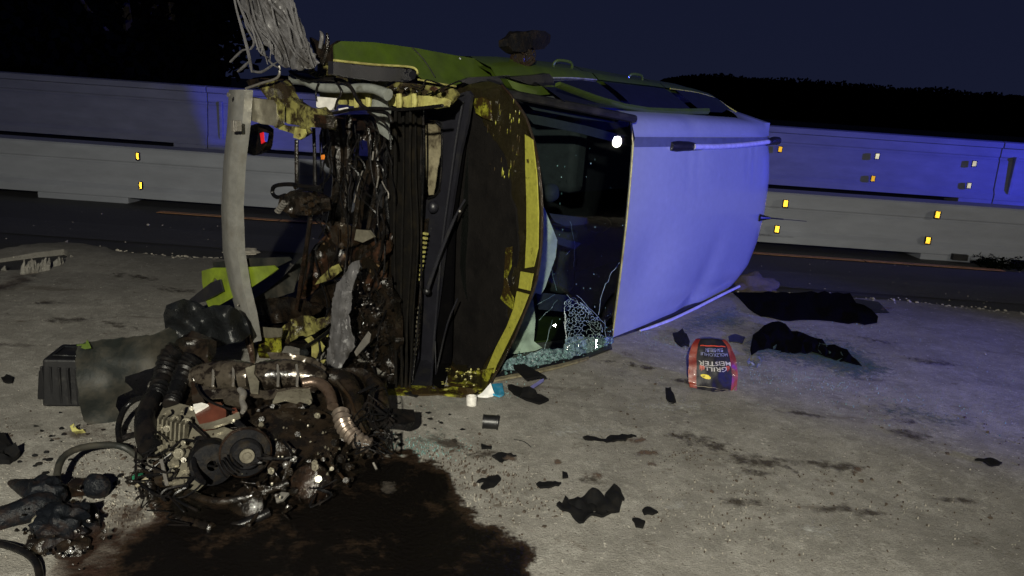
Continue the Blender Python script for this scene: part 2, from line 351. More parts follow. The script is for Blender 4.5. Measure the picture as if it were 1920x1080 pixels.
def tri2d(poly, step, jit=0., ragged=None, holes=()):
    o = rough_outline(poly, ragged[0] if ragged else step, ragged[1] if ragged else 0)
    pts = list(o); ed = [(i, (i+1) % len(o)) for i in range(len(o))]
    hs = []
    for h in holes:
        hh = rough_outline(h, step, jit*.3); k = len(pts); pts += hh; ed += [(k+i, k+(i+1) % len(hh)) for i in range(len(hh))]; hs.append(hh)
    x0 = min(p[0] for p in o); x1 = max(p[0] for p in o); y0 = min(p[1] for p in o); y1 = max(p[1] for p in o)
    y = y0+step*.5; r = 0
    while y < y1:
        x = x0+step*(.5 if r % 2 else .0)
        while x < x1:
            p = (x+uni(-jit, jit), y+uni(-jit, jit))
            if inside(p, o) and pdist(p, o) > step*.35 and not any(inside(p, h) or pdist(p, h) < step*.35 for h in hs): pts.append(p)
            x += step
        y += step*.87; r += 1
    v, e, f, *_ = delaunay_2d_cdt([Vector(p) for p in pts], ed, [], 0, 1e-5)
    fs = []
    for t in f:
        c = (sum(v[i].x for i in t)/len(t), sum(v[i].y for i in t)/len(t))
        if inside(c, o) and not any(inside(c, h) for h in hs): fs.append(list(t))
    return [tuple(p) for p in v], fs, o, hs
def sheet(poly, mp, thick=.004, step=8, amp=0., fr=6., jit=1.5, ragged=None, holes=(), mb=None, mi=0, seed=None, warp=None):
    """a plate whose outline follows poly; mp maps outline coordinates to space; it is given a real thickness away from the viewer"""
    mb = mb or MB(); seed = uni(0, 50) if seed is None else seed
    v, fs, o, hs = tri2d(poly, step, jit, ragged, holes)
    P = [mp(*p) for p in v]
    D_ = [(p-CAM).normalized() for p in P]
    for i, p in enumerate(P):
        k = amp*nz(p, fr, seed)*2
        if warp: k += warp(*v[i])
        P[i] = p+D_[i]*k
    N = [Vector((0, 0, 0)) for _ in P]
    for t in fs:
        nn = (P[t[1]]-P[t[0]]).cross(P[t[2]]-P[t[0]])
        if nn.dot(D_[t[0]]) > 0: nn = -nn
        for i in t: N[i] += nn
    B = [p-(N[i].normalized() if N[i].length > 0 else -D_[i])*thick for i, p in enumerate(P)]
    k = len(P); cnt = {}
    for t in fs:
        for a, b in ((t[0], t[1]), (t[1], t[2]), (t[2], t[0])): cnt[tuple(sorted((a, b)))] = cnt.get(tuple(sorted((a, b))), 0)+1
    F2 = [list(t) for t in fs]+[[i+k for i in reversed(t)] for t in fs]+[[a, b, b+k, a+k] for (a, b), c in cnt.items() if c == 1]
    mb.add(P+B, F2, mi); return mb
def flat_on_ground(poly, z, thick=.004, step=10, amp=.004, ragged=None, holes=(), fr=14., lift=None, mb=None):
    """a piece lying on the ground, its outline read in the ground plane"""
    mb = mb or MB(); v, fs, o, hs = tri2d(poly, step, 1.5, ragged, holes); sd = uni(0, 50)
    T_ = []
    for p in v:
        g = G(*p); u = amp*abs(nz(g, fr, sd))*2 + (lift(*p) if lift else 0); T_.append(Vector((g.x, g.y, z+thick+u)))
    B = [Vector((p.x, p.y, p.z-thick)) for p in T_]; k = len(T_); cnt = {}
    for t in fs:
        for a, b in ((t[0], t[1]), (t[1], t[2]), (t[2], t[0])): cnt[tuple(sorted((a, b)))] = cnt.get(tuple(sorted((a, b))), 0)+1
    mb.add(T_+B, [list(t) for t in fs]+[[i+k for i in reversed(t)] for t in fs]+[[a, b, b+k, a+k] for (a, b), c in cnt.items() if c == 1]); return mb
def stain(name, poly, mat, z, step=14, width=30., kind='stuff'):
    mb = MB(); v, fs, o, hs = tri2d(poly, step, 3)
    P = []
    for p in v: g = G(*p); P.append(Vector((g.x, g.y, z)))
    fs = [t if (P[t[1]]-P[t[0]]).cross(P[t[2]]-P[t[0]]).z > 0 else t[::-1] for t in fs]
    mb.add(P, fs); mb.edge = [min(1., pdist(p, o)/width) for p in v]
    return mb
def merge_stains(lst):
    mb = MB(); mb.edge = []
    for a in lst: k = len(mb.v); mb.v += a.v; mb.f += [[i+k for i in f] for f in a.f]; mb.m += [0]*len(a.f); mb.edge += a.edge
    return mb
GZ = .030   # top of the pale ground layer

# ================================================================== SETTING
mb = MB(); mb.add([(-400, -30, 0), (400, -30, 0), (400, 1500, 0), (-400, 1500, 0)], [(0, 1, 2, 3)])
for v in mb.v: v.z = -.012
obj('terrain', mb, 'far', kind='structure', smooth=False)
mb = MB(); nx, ny = 70, 40
rows = [[Vector((-30+60*i/nx, 1.0+22*j/ny, .004*nz((i, j, 0), .3))) for i in range(nx+1)] for j in range(ny+1)]
mb.grid(rows); obj('asphalt_road', mb, 'asphalt', kind='structure')
# second asphalt strip, a lighter worn band
mb = MB(); mb.grid([[Vector((x, y, .0085+.0005*y/7)) for x in range(-24, 25)] for y in (6.9, 7.15, 7.4, 7.65)])
MT['wornasphalt'] = pmat('worn_asphalt', (.036, .036, .040), .7, 0, (.022, .022, .024), .42, 3, .6, .6, 240, 0, .3, fleck=(.16, .15, .14), fscale=60, famt=.68, stretch=(.4, 1, 1))
obj('worn_wheel_track', mb, 'wornasphalt', kind='structure')
# orange line along the barrier foot
mb = MB()
for a, b in ((-4.2, -3.35), (-3.33, -2.78), (-2.76, -1.1), (-1.08, 1.2), (1.22, 4.1), (4.12, 5.75)):
    for y0, y1 in ((8.52, 8.60),):
        j = uni(-.008, .008); mb.box(((a+b)/2, (y0+y1)/2+j+.03*(b > 1), .0115), ((b-a)/2, 0, 0), (0, .055, 0), (0, 0, .002))
obj('orange_road_line', mb, 'tape', kind='structure', smooth=False)
# pale ground layer (built in ground coordinates from its outline)
edge_px = [(-330, 560), (-120, 545), (0, 538)]
lip = [(0, 478), (60, 468), (120, 460), (170, 466), (240, 478), (330, 484), (400, 487), (470, 497), (560, 500), (640, 505), (720, 512), (900, 530), (1100, 545), (1300, 548), (1390, 553), (1450, 553), (1520, 557), (1600, 562), (1700, 568), (1800, 578), (1919, 590), (2200, 612), (2700, 640)]
def g2(p): q = G(*p); return (q.x, q.y)
outl = [(-9, .2)] + [(-9, 5.9), (-7, 6.2)] + [g2(p) for p in lip] + [(9, 5.9), (9, .2)]
groove = [g2(p) for p in ((-60, 500), (0, 492), (40, 487), (70, 483), (120, 478), (133, 483), (125, 490), (95, 500), (75, 512), (45, 509), (20, 510), (-60, 517))]
v, fs, o, hs = tri2d(outl, .14, .03, ragged=(.07, .035), holes=[groove])
P = []
for p in v:
    d = min(pdist(p, o), pdist(p, hs[0])); e = min(1, d/.25)
    z = GZ*(.35+.65*e) + .012*nz((p[0], p[1], 0), 1.6)*e + .006*nz((p[0], p[1], 0), 7)*e
    if p[0] < -3.0 and p[1] > 5.2: z += .045*max(0, 1-abs(p[1]-6.25)/.7)*min(1, (-3.0-p[0]))
    near = max(0, 1-math.hypot(p[0]+1., (p[1]-2.6))/1.0)
    P.append(Vector((p[0], p[1], max(z, .016) if near == 0 else max(z*(1-.2*near), .018))))
mb = MB(); mb.add(P, fs)
cnt = {}
for t in fs:
    for a, b in ((t[0], t[1]), (t[1], t[2]), (t[2], t[0])): cnt[tuple(sorted((a, b)))] = cnt.get(tuple(sorted((a, b))), 0)+1
be = [k for k, c in cnt.items() if c == 1]; vid = {}
for a, b in be:
    for i in (a, b):
        if i not in vid: vid[i] = len(mb.v); mb.v.append(Vector((P[i].x, P[i].y, -.01)))
    mb.f.append([a, b, vid[b], vid[a]]); mb.m.append(0)
obj('dusty_ground', mb, 'ground', kind='structure', angle=60)
def gz(x, y): return GZ
# torn rim of the groove: upright flakes of hardened binder
mb = MB()
for i in range(13):
    x = lerp(46, 92, i/12)+uni(-2, 2); b = lerp(514, 505, i/12); t = lerp(489, 484, i/12)+uni(-3, 7)
    if 5 < i < 8: t += 8
    p0 = G(x, b, .02); hh = (b-t)/F*5.9
    mb.tube([p0+Vector((0, -.02, -.02)), p0+Vector((0, 0, hh*.5)), p0+Vector((uni(-.01, .01), .02, hh))], [uni(.018, .026), uni(.014, .022), .004], 6, smooth=2)
for x, b, t in ((104, 500, 486), (110, 499, 482), (116, 497, 484), (133, 486, 479), (6, 508, 500)):
    p0 = G(x, b, .02); hh = (b-t)/F*6.0
    mb.tube([p0, p0+Vector((0, .01, hh*.6)), p0+Vector((0, .02, hh))], [.02, .015, .004], 6, smooth=2)
for v in mb.v: v += Vector((nz(v, 30), nz(v, 30, 5), nz(v, 30, 9)*.5))*.012
obj('ragged_binder_flakes', mb, 'ground', kind='stuff')

# --- concrete barriers, one thing per segment
def barrier_segment(x0, x1, Y, prof, feet, slot, label, group, mat, darkbands=()):
    e = empty('barrier_segment', ((x0+x1)/2, Y, 0), label, 'barrier', group)
    mb = MB(); n = max(2, int((x1-x0)/.5)); g = .012
    rows = []
    for i in range(n+1):
        x = lerp(x0+g, x1-g, i/n)
        fr = [Vector((x, Y+y, z)) for y, z in prof]; bk = [Vector((x, Y+.55-y*.6, z)) for y, z in reversed(prof)]
        rows.append(fr+bk)
    mb.grid(rows, closed=True)
    k = len(rows[0]); mb.f.append(list(range(k))); mb.m.append(0); mb.f.append([n*k+i for i in range(k)]); mb.m.append(0)
    obj('body', mb, mat, e, bevel=.006, angle=25)
    for a, b in feet:
        a = max(a, x0+g); b = min(b, x1-g)
        if b > a:
            mb = MB(); mb.box(((a+b)/2, Y+.285, slot/2-.001), ((b-a)/2, 0, 0), (0, .28, 0), (0, 0, slot/2+.001)); obj('foot', mb, mat, e, smooth=False, bevel=.01)
    return e
profL = [(0, .075), (0, .165), (.045, .225), (.052, .47), (.065, .485), (.065, .50), (.052, .512), (.052, .665), (.075, .69)]
lower = []
for a, b, lb in ((-24, -10.8, 'low concrete barrier segment at the far left edge of the road'), (-10.8, 0, 'low concrete barrier segment behind the torn bumper, two amber reflectors on it'), (0, 10.8, 'low concrete barrier segment right of the car roof, four amber reflectors on it'), (10.8, 24, 'low concrete barrier segment beyond the right edge')):
    feet = [(c-.56, c+.56) for c in (-16.2, -10.8, -5.35, 0, 5.55, 10.8, 16.2)]
    lower.append(barrier_segment(a, b, 9.0, profL, feet, .075, lb, 'low concrete barrier along the road', 'bconc'))
profU = [(0, .11), (0, .24), (.05, .33), (.08, .96), (.10, .985), (.10, 1.02), (.08, 1.04), (.085, 1.22), (.03, 1.235), (.03, 1.345), (.10, 1.37)]
upper = []
ux = [-24.2, -15.55, -6.9, 1.75, 10.4, 19.05]
ul = ['tall concrete barrier segment outside the left edge', 'tall concrete barrier segment at upper left behind the low barrier', 'tall concrete barrier segment behind the engine bay of the wreck', 'tall blue-lit concrete barrier segment right of the car with white reflectors', 'tall concrete barrier segment at the far right edge']
for i in range(5):
    feet = [(c-.75, c+.75) for c in ux]
    upper.append(barrier_segment(ux[i], ux[i+1], 16.4, profU, feet, .11, ul[i], 'tall concrete barrier beyond the low one', 'bconc'))
    # rib beside the joint
    for xx in (ux[i]+.32,):
        mb = MB(); mb.box((xx, 16.4+.035, .66), (.035, 0, 0), (0, .05, 0), (0, 0, .40)); obj('joint_rib', mb, 'bconc', upper[-1], smooth=False, bevel=.012)
def reflector(parent, px, py, Y, mat, wd=.036, ht=.062):
    p = onY(Y)(px, py); mb = MB(); mb.box(p, (wd*.62, 0, 0), (0, .03, 0), (0, 0, ht*.62)); ro = obj('reflector', mb, 'black', parent, smooth=False, bevel=.004)
    mb = MB(); L0 = Vector((-.30, -2.0, 2.65)); n = ((CAM-p).normalized()+(L0-p).normalized()).normalized(); a = Vector((0, 0, 1)).cross(n).normalized(); b = n.cross(a)
    mb.box(p+n*.045, a*wd*.5, b*ht*.5, n*.004); obj('lens', mb, mat, ro, smooth=False)
for q in ((258, 293), (264, 348)): reflector(lower[1], *q, 8.98, 'amber', .024, .075)
for q in ((1473, 382), (1758, 403), (1740, 451), (1457, 430)): reflector(lower[2], *q, 8.98, 'amber', .045, .075)
for q, mt in (((1645, 293), 'whiteref'), ((1637, 335), 'amber'), ((1827, 307), 'whiteref'), ((1817, 348), 'whiteref'), ((1463, 280), 'amber')): reflector(upper[3], *q, 16.36, mt, .07, .11)
mb = MB(); mb.box(onY(8.97)(1799, 482), (.09, 0, 0), (0, .03, 0), (0, 0, .035)); obj('drain_cover', mb, 'black', lower[2], smooth=False)
# hedge-like dark weeds at the foot of the barrier on the right
mb = MB()
for i in range(700):
    p = Vector((5.55+abs(random.gauss(0, .35)), 8.72+uni(-.1, .2), abs(random.gauss(0, .05))+.01)); a = Vector((uni(-1, 1), uni(-1, 1), uni(-.2, 1))).normalized()*.05; b = a.orthogonal()*.16
    mb.add([p-b, p+b, p+a], [(0, 1, 2)])
obj('weeds', mb, 'leaf', kind='stuff')

# --- dark wood on the left, far wooded hill on the right
def tree(x, y, h, label):
    e = empty('tree', (x, y, 0), label, 'tree', 'dark trees behind the barrier on the left')
    mb = MB(); mb.tube([(x, y, -.1), (x+.1, y, h*.3), (x-.1, y+.1, h*.7)], [.28, .2, .08], 8)
    for k in range(6):
        a = uni(0, 6.28); z = h*uni(.3, .6); mb.tube([(x, y, z), (x+math.cos(a)*1.4, y+math.sin(a)*1.4, z+1.1), (x+math.cos(a)*2.2, y+math.sin(a)*2.2, z+2.2)], [.09, .06, .02], 5)
    obj('trunk', mb, 'bark', e); mb = MB()
    for k in range(26):
        a = uni(0, 6.28); t = uni(.12, 1); r = 3.0*math.sin(math.pi*min(1, t*.8+.12))*uni(.3, 1); c = Vector((x+math.cos(a)*r, y+math.sin(a)*r, h*(.12+.83*t)))
        for j in range(75):
            p = c+Vector((random.gauss(0, .62), random.gauss(0, .62), random.gauss(0, .5))); d = Vector((uni(-1, 1), uni(-1, 1), uni(-1, 1))).normalized()*.2; q = d.orthogonal()*.5
            mb.add([p-d, p+q, p+d, p-q], [(0, 1, 2, 3)])
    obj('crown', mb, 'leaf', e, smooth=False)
tl = ['broad dark tree at the far left above the barrier', 'dark tree second from the left edge', 'tallest dark tree left of the torn grey plastic', 'dark bushy tree between two taller ones', 'dark tree with a round crown over the barrier', 'dark tree just left of the bumper beam', 'dark tree rightmost of the group behind the torn plastic', 'low dark tree filling the gap above the barrier', 'dark tree half hidden behind its neighbours', 'dark slender tree near the torn grey plastic', 'dark tree outside the left edge']
for i, (x, y, h) in enumerate(((-23, 29, 10), (-20.2, 31, 11), (-12.6, 27, 10.5), (-17.4, 28, 9.5), (-15.0, 30, 11.5), (-14.6, 33, 12), (-12.9, 29, 10.0), (-16, 26, 7.5), (-18.8, 34, 12.5), (-13.0, 25, 6.5), (-26, 28, 11))): tree(x, y, h, tl[i])
mb = MB()
for i in range(9000):
    x = uni(-34, -9.5); p = Vector((x, uni(23.5, 26), abs(random.gauss(0, 1.3))*min(1, (-9.0-x)/3)+.1)); d = Vector((uni(-1, 1), uni(-1, 1), uni(-1, 1))).normalized()*.22; q = d.orthogonal()*.6
    mb.add([p-d, p+q, p+d, p-q], [(0, 1, 2, 3)])
obj('undergrowth', mb, 'leaf', kind='stuff', smooth=False)
mb = MB(); rows = []
for j in range(16):
    rows.append([Vector((-80+60*i/60-(1.5*nz((0, j, 0), .5)+j*.05)*(i/60)**6, 47+2*nz((i, j, 0), .4), -1+18*j/15*(1+.12*nz((i, 0, 0), .35)))) for i in range(61)])
mb.grid(rows)
for i in range(7000):
    e = rnd() < .35; x = uni(-80, -19) if not e else -20+random.gauss(0, .7); z = 16+random.gauss(0, 1.2)+1.6*nz((x, 0, 0), .2) if not e else uni(0, 17)
    p = Vector((x, 46+uni(-1.5, 1), z)); d = Vector((uni(-1, 1), uni(-1, 1), uni(-1, 1))).normalized()*.35; q = d.orthogonal()*.6; mb.add([p-d, p+q, p+d, p-q], [(0, 1, 2, 3)])
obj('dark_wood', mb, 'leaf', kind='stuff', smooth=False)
mb = MB(); rows = []
for j in range(14):
    row = []
    for i in range(160):
        x = -90+420*i/159; t = j/13; y = 240+160*t
        prof = 17.0 if x > 120 else interp([-90, 20, 60, 75, 120], [6, 7, 9, 17.0, 17.5], x)
        z = prof*math.sin(t*math.pi*.5)**.6 if j else -1
        row.append(Vector((x, y, z+1.4*nz((x, y, 0), .12)+.9*nz((x, y, 0), .4))))
    rows.append(row)
mb.grid(rows)
obj('wooded_hill', mb, 'leaf', kind='structure')
mb = MB()
for i in range(5000):
    x = uni(40, 330); z = interp([-90, 20, 60, 75, 120], [6, 7, 9, 17.0, 17.5], x); y = uni(350, 400); p = Vector((x, y, z+uni(-2.2, .5)+2.2*nz((x, 0, 0), .06)+.8*nz((x, 0, 0), .3)))
    d = Vector((uni(-1, 1), 0, uni(-1, 1))).normalized()*.8; q = Vector((d.z, 0, -d.x))*.6; mb.add([p-d, p+q, p+d, p-q], [(0, 1, 2, 3)])
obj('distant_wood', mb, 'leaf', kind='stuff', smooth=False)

# ================================================================== THE WRECKED CAR (lies on its left side; s = rearwards, h = up from the floor pan, w = towards the upper flank)
car = empty('wrecked_car', W(2.2, .7, 0), 'lime green hatchback wreck lying on its side with the engine torn out', 'car')
def cp(name, mb, mat, parent=car, **k): return obj(name, mb, mat, parent, **k)

# flank (now the top): rows across the body as (h, w) for stations along s
def belt(s):   # shoulder, window base, window top, roof band
    sh = interp([1.0, 1.4, 2.0, 3.0, 3.8, 4.2, 4.5], [1.80, 1.83, 1.84, 1.815, 1.80, 1.77, 1.70], s)
    wb = interp([1.0, 2.0, 3.0, 3.8, 4.2, 4.5], [1.68, 1.74, 1.74, 1.73, 1.70, 1.63], s)
    wt = interp([1.0, 1.6, 3.0, 4.0, 4.57], [1.64, 1.57, 1.57, 1.565, 1.49], s)
    return sh, wb, wt
def side_rows(s0, s1, n, pts):
    rows = []
    for i in range(n+1):
        s = lerp(s0, s1, i/n); rows.append([W(s, h, w_) for h, w_ in pts(s)])
    return rows
def lower_flank(s):
    sh, wb, wt = belt(s); return [(.18, sh-.10), (.30, sh-.04), (.55, sh-.02), (.70, sh+.0), (.80, sh), (.88, sh-.03), (.96, (sh+wb)/2+.005), (1.01, wb+.01)]
def door(s0, s1, name, lab=None):
    mb = MB(); rows = side_rows(s0, s1, 14, lower_flank); mb.grid(rows); mb.grid([[p-cZ*.03 for p in r] for r in rows])
    d = cp(name, mb, 'lime', angle=50); return d
fd = door(1.14, 2.22, 'front_door'); rd = door(2.235, 3.22, 'rear_door'); qp = door(3.235, 4.52, 'rear_quarter_panel')
for d, s in ((fd, 2.05), (rd, 3.05)):
    sh = belt(s)[0]; mb = MB(); mb.tube([W(s-.13, .84, sh-.03), W(s-.10, .85, sh+.012), W(s+.06, .85, sh+.013), W(s+.10, .84, sh-.03)], [.008, .010, .010, .008], 8, smooth=3)
    cp('door_handle', mb, 'lime', d)
# side windows
def side_glass(s0, s1, parent):
    mb = MB(); rows = []
    for i in range(9):
        s = lerp(s0, s1, i/8); sh, wb, wt = belt(s); rows.append([W(s, lerp(1.02, 1.30, k/5), lerp(wb, wt, k/5)+.012*math.sin(k/5*math.pi)) for k in range(6)])
    mb.grid(rows); return cp('window_glass', mb, 'tint', parent)
side_glass(1.42, 2.17, fd); side_glass(2.28, 3.2, rd); 
mb = MB(); rows = []
for i in range(9):
    s = lerp(3.36, 4.2, i/8); sh, wb, wt = belt(s); top = interp([3.36, 3.8, 4.2], [1.28, 1.27, 1.16], s)
    rows.append([W(s, lerp(1.03, top, k/4), lerp(wb, lerp(wb, wt, (top-1.02)/.28), k/4)+.004) for k in range(5)])
mb.grid(rows); cp('window_glass', mb, 'tint', qp)
# window frame of the front and rear door: bent outwards, ends free above the roof edge
fr = [(1048, 160), (1078, 172), (1120, 188), (1170, 203), (1215, 211), (1270, 214), (1328, 214)]
mb = MB(); rows = []
for i, q in enumerate(fr):
    h = 1.30; a = onH(h)(*q); b = onH(h)(q[0]+2, q[1]-interp([0, 6], [7, 11], i)); rows.append([a, (a+b)/2-cU*-.012, b, b-cU*.03-cZ*.01, a-cU*.03-cZ*.01])
mb.grid(rows, closed=True); k = 5; mb.f += [list(range(5)), [len(rows)*5-5+i for i in range(5)]]; mb.m += [0, 0]
cp('window_frame', mb, 'lime', fd)
# rim lines under the side windows
mb = MB(); mb.tube([W(q, 1.015, belt(q)[1]+.008) for q in (3.3, 3.5, 3.7, 3.9, 4.1, 4.3, 4.45)]+[W(4.5, 1.10, belt(4.5)[1]-.03)], .005, 6); cp('window_trim', mb, 'limeband', qp)
mb = MB(); mb.tube([W(q, 1.015, belt(q)[1]+.008) for q in (1.3, 1.6, 1.9, 2.2)], .005, 6); cp('window_trim', mb, 'washer', fd)
# roof band between the side windows and the roof rail, with the D-pillar
mb = MB(); rows = []
for i in range(33):
    s = lerp(2.0, 4.57, i/32); sh, wb, wt = belt(s); e = .05*max(0, (s-4.05)/.5)**1.8
    hh = 1.0+max(0, (.30)*(1-max(0, (s-4.05)/.45)**1.3))
    r = [(hh+.0, lerp(wb, wt, (hh-1)/.3)-.012), (hh+.03, lerp(wb, wt, (hh-1)/.3)-.016), (1.40, 1.525-.02*e), (1.435-e*.6, 1.49-e), (1.455-e*.8, 1.44-e), (1.462-e, 1.385-e), (1.45-e, 1.37-e), (1.45-e, 1.35-e)]
    dd = .008*math.exp(-((s-2.9)/.1)**2)
    rows.append([W(s+.02*(k > 4), h-dd*(k in (2, 3, 4)), w_-dd*(k in (2, 3))) for k, (h, w_) in enumerate(r)])
mb.grid(rows); cp('roof_side_panel', mb, 'roof', angle=60)
# roof skin, slightly dented
def roofpt(u, v):   # u 0..1 along s, v 0..1 from the lower side to the upper side
    w_ = lerp(.05, 1.35, v)
    s0 = 2.0+.045*math.sin(v*math.pi)*-1-.0; s1 = interp([0, .06, .15, .3, .5, .75, .9, 1], [4.22, 4.36, 4.50, 4.60, 4.655, 4.66, 4.62, 4.56], v)
    s = lerp(s0, s1, u)
    crown = .055*math.sin(math.pi*(.08+.84*v))
    h = 1.452+crown+.03*math.sin(u*math.pi)-.06*max(0, (u-.86)/.14)**2.2
    h += .010*nz((s, w_, 0), 1.6, 3)
    h -= .030*math.exp(-((s-2.35)/.30)**2-((w_-.55)/.28)**2)+.028*math.exp(-((s-3.35+.5*(.4-w_))/.16)**2)*max(0, 1-w_/.8)
    h -= .03*max(0, 1-v/.14)*min(1, u*3)
    for a in (2.78, 2.93, 3.9, 4.05): h -= .005*math.exp(-((s-a)/.035)**2)*max(0, (w_-.75)/.6)
    return W(s, h, w_)
mb = MB(); mb.grid([[roofpt(i/60, j/40) for j in range(41)] for i in range(61)]); mb.grid([[roofpt(i/20, j/20)-cU*.012 for j in range(21)] for i in range(21)])
roof = cp('roof', mb, 'roof', angle=60)
# pale trim along the windshield header
mb = MB(); mb.tube([roofpt(0, j/16)+cU*.004-cA*.008 for j in range(17)]+[W(1.99, 1.452, 1.42), W(1.985, 1.43, 1.50)], .006, 6, smooth=1); cp('header_seal', mb, 'limepale')
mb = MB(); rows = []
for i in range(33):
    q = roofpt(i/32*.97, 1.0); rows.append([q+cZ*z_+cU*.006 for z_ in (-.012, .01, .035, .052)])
mb.grid(rows); cp('roof_ditch_shade', mb, 'ditchshade')  # flat dark strip, the shade of the roof groove put into its colour
# roof rail, upper: black feet and a metal bar
rail = [onH(1.50)(*q) for q in ((1262, 274), (1300, 275), (1345, 275), (1400, 271), (1440, 266), (1452, 263))]
mb = MB(); mb.tube(rail[1:5], .021, 12, smooth=4); r1 = cp('roof_rail', mb, 'rail')
mb = MB(); mb.tube([onH(1.48)(*q) for q in ((1256, 274), (1268, 274), (1290, 274), (1308, 276), (1328, 277))], [.030, .040, .036, .025, .021], 12, smooth=4); cp('rail_foot', mb, 'black', r1)
mb = MB(); mb.tube([onH(1.48)(*q) for q in ((1438, 268), (1449, 264), (1458, 264))], [.024, .036, .036], 12, smooth=4); cp('rail_foot', mb, 'black', r1)
rl = [onH(1.50)(*q) for q in ((1200, 620), (1226, 612), (1258, 600), (1300, 580), (1345, 557), (1386, 537))]
mb = MB(); mb.tube(rl[2:], .012, 12, smooth=4); mb.tube([p-cU*.0 for p in rl[:3]], [.006, .012, .013], 10, smooth=4); r2 = cp('roof_rail', mb, 'rail')
# dark tube: lower roof gutter, its colour also standing for shade under the rail
mb = MB(); mb.tube([W(2.0, 1.42, .035), W(2.6, 1.45, .03), W(3.3, 1.45, .03), W(4.22, 1.42, .04)], .03, 8); cp('lower_gutter_shade', mb, 'cowl')
# aerial at the rear of the roof
mb = MB(); pA = onH(1.52)(1424, 408); pB = onH(1.60)(1445, 409); pC = onY(pA.y+.05)(1512, 415)
mb.tube([pA, lerp(pA, pB, .5), pB], [.035, .02, .008], 10, smooth=2); mb.tube([pB, lerp(pB, pC, .35)], .0065, 6); mb.tube([lerp(pB, pC, .3), pC], .0032, 6)
cp('roof_aerial', mb, 'black')
# tailgate, floor pan, lower flank, firewall: close the cabin
mb = MB(); rows = []
for j in range(13):
    w_ = lerp(.06, 1.42, j/12); q = (roofpt(1, (w_-.05)/1.3 if w_ < 1.35 else 1)-cO); se = q.dot(cA); he = q.dot(cU)
    rows.append([W(lerp(4.28, se-.03, t**.7), lerp(.2, he-.008, t), w_) for t in (0, .25, .5, .7, .85, .95, 1)])
mb.grid(rows); cp('tailgate', mb, 'lime')
mb = MB(); mb.grid([[W(s, .20+.012*((i+j) % 2), w_) for j, w_ in enumerate((.03, .4, .8, 1.2, 1.72))] for i, s in enumerate((.9, 1.4, 2.0, 2.6, 3.2, 3.8, 4.4))]); cp('floor_pan', mb, 'dark', smooth=False)
mb = MB(); mb.grid([[W(s, min(h, interp([.9, 2.0], [.92, 1.40], s)), w_) for h, w_ in ((.2, .06), (.6, .03), (1.0, .035), (1.25, .05), (1.43, .06))] for s in (.9, 1.2, 1.6, 2.0, 2.4, 3.2, 4.0, 4.4)]); cp('lower_flank', mb, 'lime')
mb = MB(); mb.grid([[W(s_+.0, h, w_) for s_, h in ((1.02, .2), (1.0, .5), (.98, .8), (.97, 1.0))] for w_ in (.05, .5, 1.0, 1.4, 1.66)]); cp('firewall', mb, 'oily')
mb = MB(); mb.grid([[W(s_, h, w_) for s_, h in ((1.0, .98), (1.3, .97), (1.55, .9))] for w_ in (.1, .6, 1.1, 1.6)]); cp('dashboard', mb, 'dark')

# windshield, laminated, curved; it stays in place with cracks in the lower part
def wsh(a, v):    # the crash pushed the lower edge of the pane outwards
    h = lerp(1.03, 1.452, a)+.03*math.sin(a*math.pi)+(.045*math.sin(v*math.pi)); k = max(0, 1-v/.38)**1.6
    return lerp(h, lerp(1.40, 1.475, a)+.055*math.sin(a*math.pi), k)
def wsp(a, v, off=0.0):   # a 0..1 base to header, v 0..1 lower side to upper side
    wb_ = lerp(.045, 1.62, v); wt_ = lerp(.045, 1.50, v)
    s = lerp(.93, 1.985, a)-.10*math.sin(v*math.pi)*(1-a)-.04*math.sin(v*math.pi)*a
    return W(s, wsh(a, v)+off, lerp(wb_, wt_, a))
mb = MB(); mb.grid([[wsp(i/24, j/32) for j in range(33)] for i in range(25)])
ws = cp('windshield', mb, 'glass', angle=80)
WN = (wsp(1, .5)-wsp(0, .5)).cross(wsp(.5, 1)-wsp(.5, 0)).normalized()
if WN.dot(CAM-wsp(.5, .5)) < 0: WN = -WN
WP0 = wsp(.5, .5)
def onW(off=0.0): return onP(wsp(.6, .35)+WN*off, WN)
def wsnap(px, py, off=.004):      # nearest point of the curved pane on the sight line
    best = None; p = onW()(px, py)
    lo, hi = -.7, .5
    d = (p-CAM).normalized(); bb = 1e9
    for i in range(97):
        q = p+d*lerp(lo, hi, i/96)
        sh_ = Vector((q-cO).to_tuple()); s = sh_.dot(cA); h = sh_.dot(cU); w_ = sh_.z
        a = (s-.90)/1.06
        v = min(1, max(0, (w_-.045)/1.5)); hs = wsh(max(0, min(1, a)), v)
        if abs(h-hs) < bb: bb = abs(h-hs); best = q
    return best+WN*off
if 0:
    for a_, v_ in ((.93, .93), (.93, .90), (.9, .05)):
        P1 = wsp(a_, v_); n1 = (wsp(a_+.01, v_)-P1).cross(wsp(a_, v_+.01)-P1).normalized(); d1 = (P1-CAM).normalized(); r1_ = d1-2*d1.dot(n1)*n1
        q1 = P1-CAM; print('LAMP', a_, v_, 960+F*q1.dot(rt)/q1.dot(fw), 540-F*q1.dot(upv)/q1.dot(fw), P1, r1_, P1+r1_*8)
